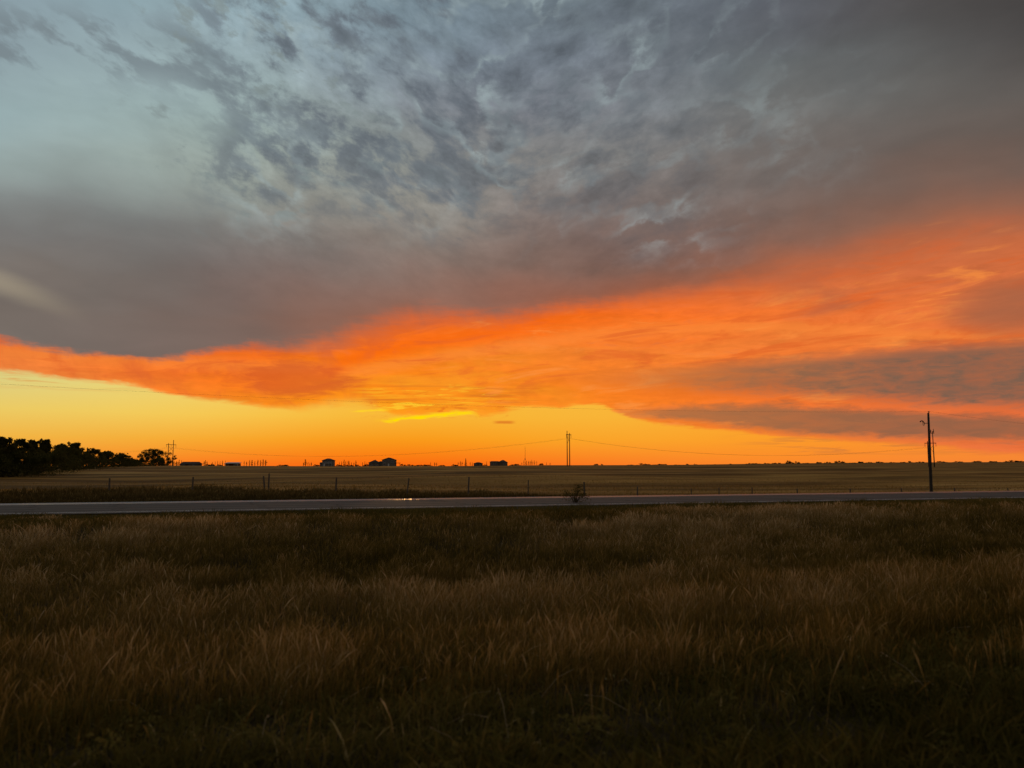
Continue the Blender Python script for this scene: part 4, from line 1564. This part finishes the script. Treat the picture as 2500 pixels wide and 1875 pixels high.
rows = [
    ([(422, 12, 1.1), (431, 11, 1.2), (437, 14, .8), (443, 13, .6)], 'poplar from the left in the four between wood and barn', 640),
    ([(498, 11, .9), (501, 14, .7), (505, 11, .8), (518, 9, .9), (525, 10, .5), (531, 12, .5), (537, 10, .6), (543, 13, .6), (550, 12, .5)], 'poplar from the left between the barn and the pale roofed shed', 640),
    ([(596, 12, .6), (602, 11, .7), (609, 14, .8), (615, 13, 1.2), (622, 11, .8), (629, 15, .7), (636, 14, .8), (642, 15, 1.0), (648.5, 15, 1.0)], 'poplar from the shed in the even row right of the shed', 640),
    ([(745, 15, 1.3), (741, 8, 1), (752, 9, .8), (756, 7, .7), (760, 9, .8)], 'poplar by the left of the balcony house, counted from the tallest', 650),
    ([(828, 9, .6), (834, 10, .8), (840, 14, .8), (844, 11, .7), (850, 13, .7), (853, 11, .6), (858, 8, .8), (864, 9, .7), (868.5, 12, .9)], 'poplar from the left between the balcony house and the house pair', 650),
    ([(885, 9, .6), (890.5, 10, .6), (895, 7, .8)], 'poplar from the left just before the low hipped house', 650),
    ([(1051, 8, .7), (1061, 8, 1.1), (1066, 8, .8)], 'poplar from the left on the open skyline right of the pergola', 660),
    ([(1118.5, 9, .7), (1124, 11, .8), (1128, 10, .8), (1148, 9, .6), (1153, 7, 1.0)], 'poplar from the left around the pointed spruce', 650),
    ([(1188, 9, .6), (1334, 6, .7), (1343, 5, 1)], 'lone poplar from the left standing outside the tree groups near the long house', 650),
    ([(1274, 6, .8), (1279, 11, .6), (1285, 9, 1.4), (1290, 10, .8), (1294, 9, .6), (1297, 12, .7), (1301, 10, .6), (1305, 10, .7), (1310.5, 9, .6)], 'poplar from the left in the cluster under the radio mast', 660),
]
for row, txt, D in rows:
    for i, (px, hp, wd) in enumerate(row):
        skyline('young_poplar', pop_me[random.randrange(4)], px, hp + 1.5, D + random.uniform(-6, 10), f'{ORD[i]} slim {txt}', 'young trees along the farm skyline', wd * 1.45)
skyline('spruce_tree', spr_me, 1137, 19, 630, 'dark pointed spruce taller than the poplars beside it', 'young trees along the farm skyline', 1.0)

# low bushes along the skyline
bush_me = []
for k in range(5):
    r = random.Random(500 + k)
    mb = MB()
    cents = []
    for q in range(5):
        c = Vector((r.uniform(-.7, .7), r.uniform(-.4, .4), r.uniform(.25, .65)))
        for j in range(70):
            v = Vector((r.gauss(0, 1), r.gauss(0, 1), r.gauss(0, .8))).normalized() * r.uniform(.2, .38) * r.random() ** .4
            p = c + v
            if p.z > 0:
                cents.append(p)
    for j in range(120):
        cents.append((r.uniform(-.95, .95), r.uniform(-.5, .5), r.uniform(0, .35)))
    mb.tube([(0, 0, -.2), (0, 0, .5)], [.05, .02], 5)
    mb.leaves(cents, .11, r)
    o = mb.build('bush', M['bush_leaf'])
    bush_me.append(o.data)
    bpy.data.objects.remove(o)
bushes = [  # column, height px, half width px, distance, where
    (508, 5, 10, 640, 'right beside the long barn'), (517, 6, 7, 640, 'second right of the long barn'), (535, 4, 9, 640, 'under the poplars left of the pale roofed shed'),
    (688, 3, 14, 700, 'low on the open skyline left of the balcony house'), (700, 4, 6, 700, 'rounder, on the open skyline left of the balcony house'),
    (772, 4, 9, 660, 'at the left foot of the balcony house'), (826, 4, 8, 640, 'at the right foot of the balcony house'), (848, 3, 16, 650, 'wide and low between the balcony house and the house pair'),
    (873, 4, 7, 650, 'small, nearest before the house pair'), (893, 6, 9, 640, 'at the left foot of the low hipped house'), (985, 5, 8, 640, 'at the foot of the pergola'),
    (1003, 4, 10, 680, 'low, first right of the pergola'), (1022, 4, 12, 700, 'wide, second right of the pergola'), (1045, 4, 12, 700, 'third right of the pergola, under small poplars'),
    (1078, 3, 9, 700, 'low before the spruce group'), (1110, 4, 9, 660, 'left of the spruce group'), (1184, 3, 6, 650, 'between the small house and the long house'),
    (1252, 3, 9, 680, 'right of the long house'), (1264, 4, 8, 690, 'left of the mast poplars'), (1321, 6, 6, 660, 'round, right of the mast poplars'),
    (1455, 4, 6, 800, 'lone on the skyline right of the lone power frame'), (1470, 3, 3, 800, 'tiny, right of the lone skyline bush'),
]
for (px, hp, hwp, D, txt) in bushes:
    x, y, z = place(px, D)
    h = (hp + 1.0) * D / F_PX
    ob = bpy.data.objects.new('skyline_bush', bush_me[random.randrange(5)])
    col.objects.link(ob)
    ob.location = (x, y, z)
    ob.scale = (hwp * D / F_PX, h * 1.1, h)
    tag(ob, 'dark bush ' + txt, 'bush', 'low bushes along the skyline')
COUNT = ['', 'second', 'third', 'fourth', 'fifth', 'sixth', 'seventh', 'eighth', 'ninth', 'tenth', 'eleventh', 'twelfth', 'thirteenth', 'fourteenth', 'fifteenth',
         'sixteenth', 'seventeenth', 'eighteenth', 'nineteenth', 'twentieth'] + [f'twenty-{w}' for w in ('first', 'second', 'third', 'fourth', 'fifth', 'sixth', 'seventh', 'eighth', 'ninth')] + ['thirtieth', 'thirty-first']
far = [(1548, 4, 14), (1572, 5, 13), (1594, 5, 12), (1622, 4, 13), (1650, 3, 9), (1679, 4, 3), (1698, 3, 4), (1745, 3, 2.5), (1785, 3, 3), (1830, 5, 8), (1850, 3, 9),
       (1872, 5, 7), (1890, 4, 6), (1905, 6, 4), (1924, 9, 5), (1934, 7, 7), (1947, 6, 6), (1966, 4, 10), (2003, 5, 8), (2020, 5, 7), (2043, 7, 4), (2054, 6, 8),
       (2080, 3, 10), (2105, 4, 8), (2122, 5, 6), (2150, 3, 9), (2180, 3, 8), (2204, 3, 7), (2223, 5, 4), (2246, 3, 9), (2300, 3, 10), (2340, 2.5, 10), (2385, 4, 9), (2430, 4, 12), (2470, 5, 14), (2498, 5, 10)]
for i, (px, hp, hwp) in enumerate(far):
    D = 1500.0 + 40 * math.sin(i * 2.3)
    x, y, z = place(px, D)
    h = (hp * (.75 + .5 * math.sin(i * 1.7) ** 2) + 1.0) * D / F_PX
    ob = bpy.data.objects.new('distant_shrub', bush_me[i % 5])
    col.objects.link(ob)
    ob.location = (x, y, z - .5)
    ob.scale = (hwp * 1.35 * D / F_PX, h, h)
    left = px < 2268
    side = 'left of the roadside pole' if left else 'right of the roadside pole'
    k = sum(1 for q in far if px < q[0] < 2268) if left else sum(1 for q in far if 2268 < q[0] < px)
    nth = COUNT[k] + ' ' if k else ''
    tag(ob, f'skyline shrub {nth}nearest to the roadside pole, {side}', 'shrub', 'distant shrubs on the far skyline')

# weed bush at the near road edge
x, y, z = place(1404, 46.5)
bushmesh('roadside_bush', 1.35, .95, 900, 620, .045, M['leaf_olive'], 'bush', 'straggly dark bush at the near edge of the road before the lone power frame', (x, y, z))
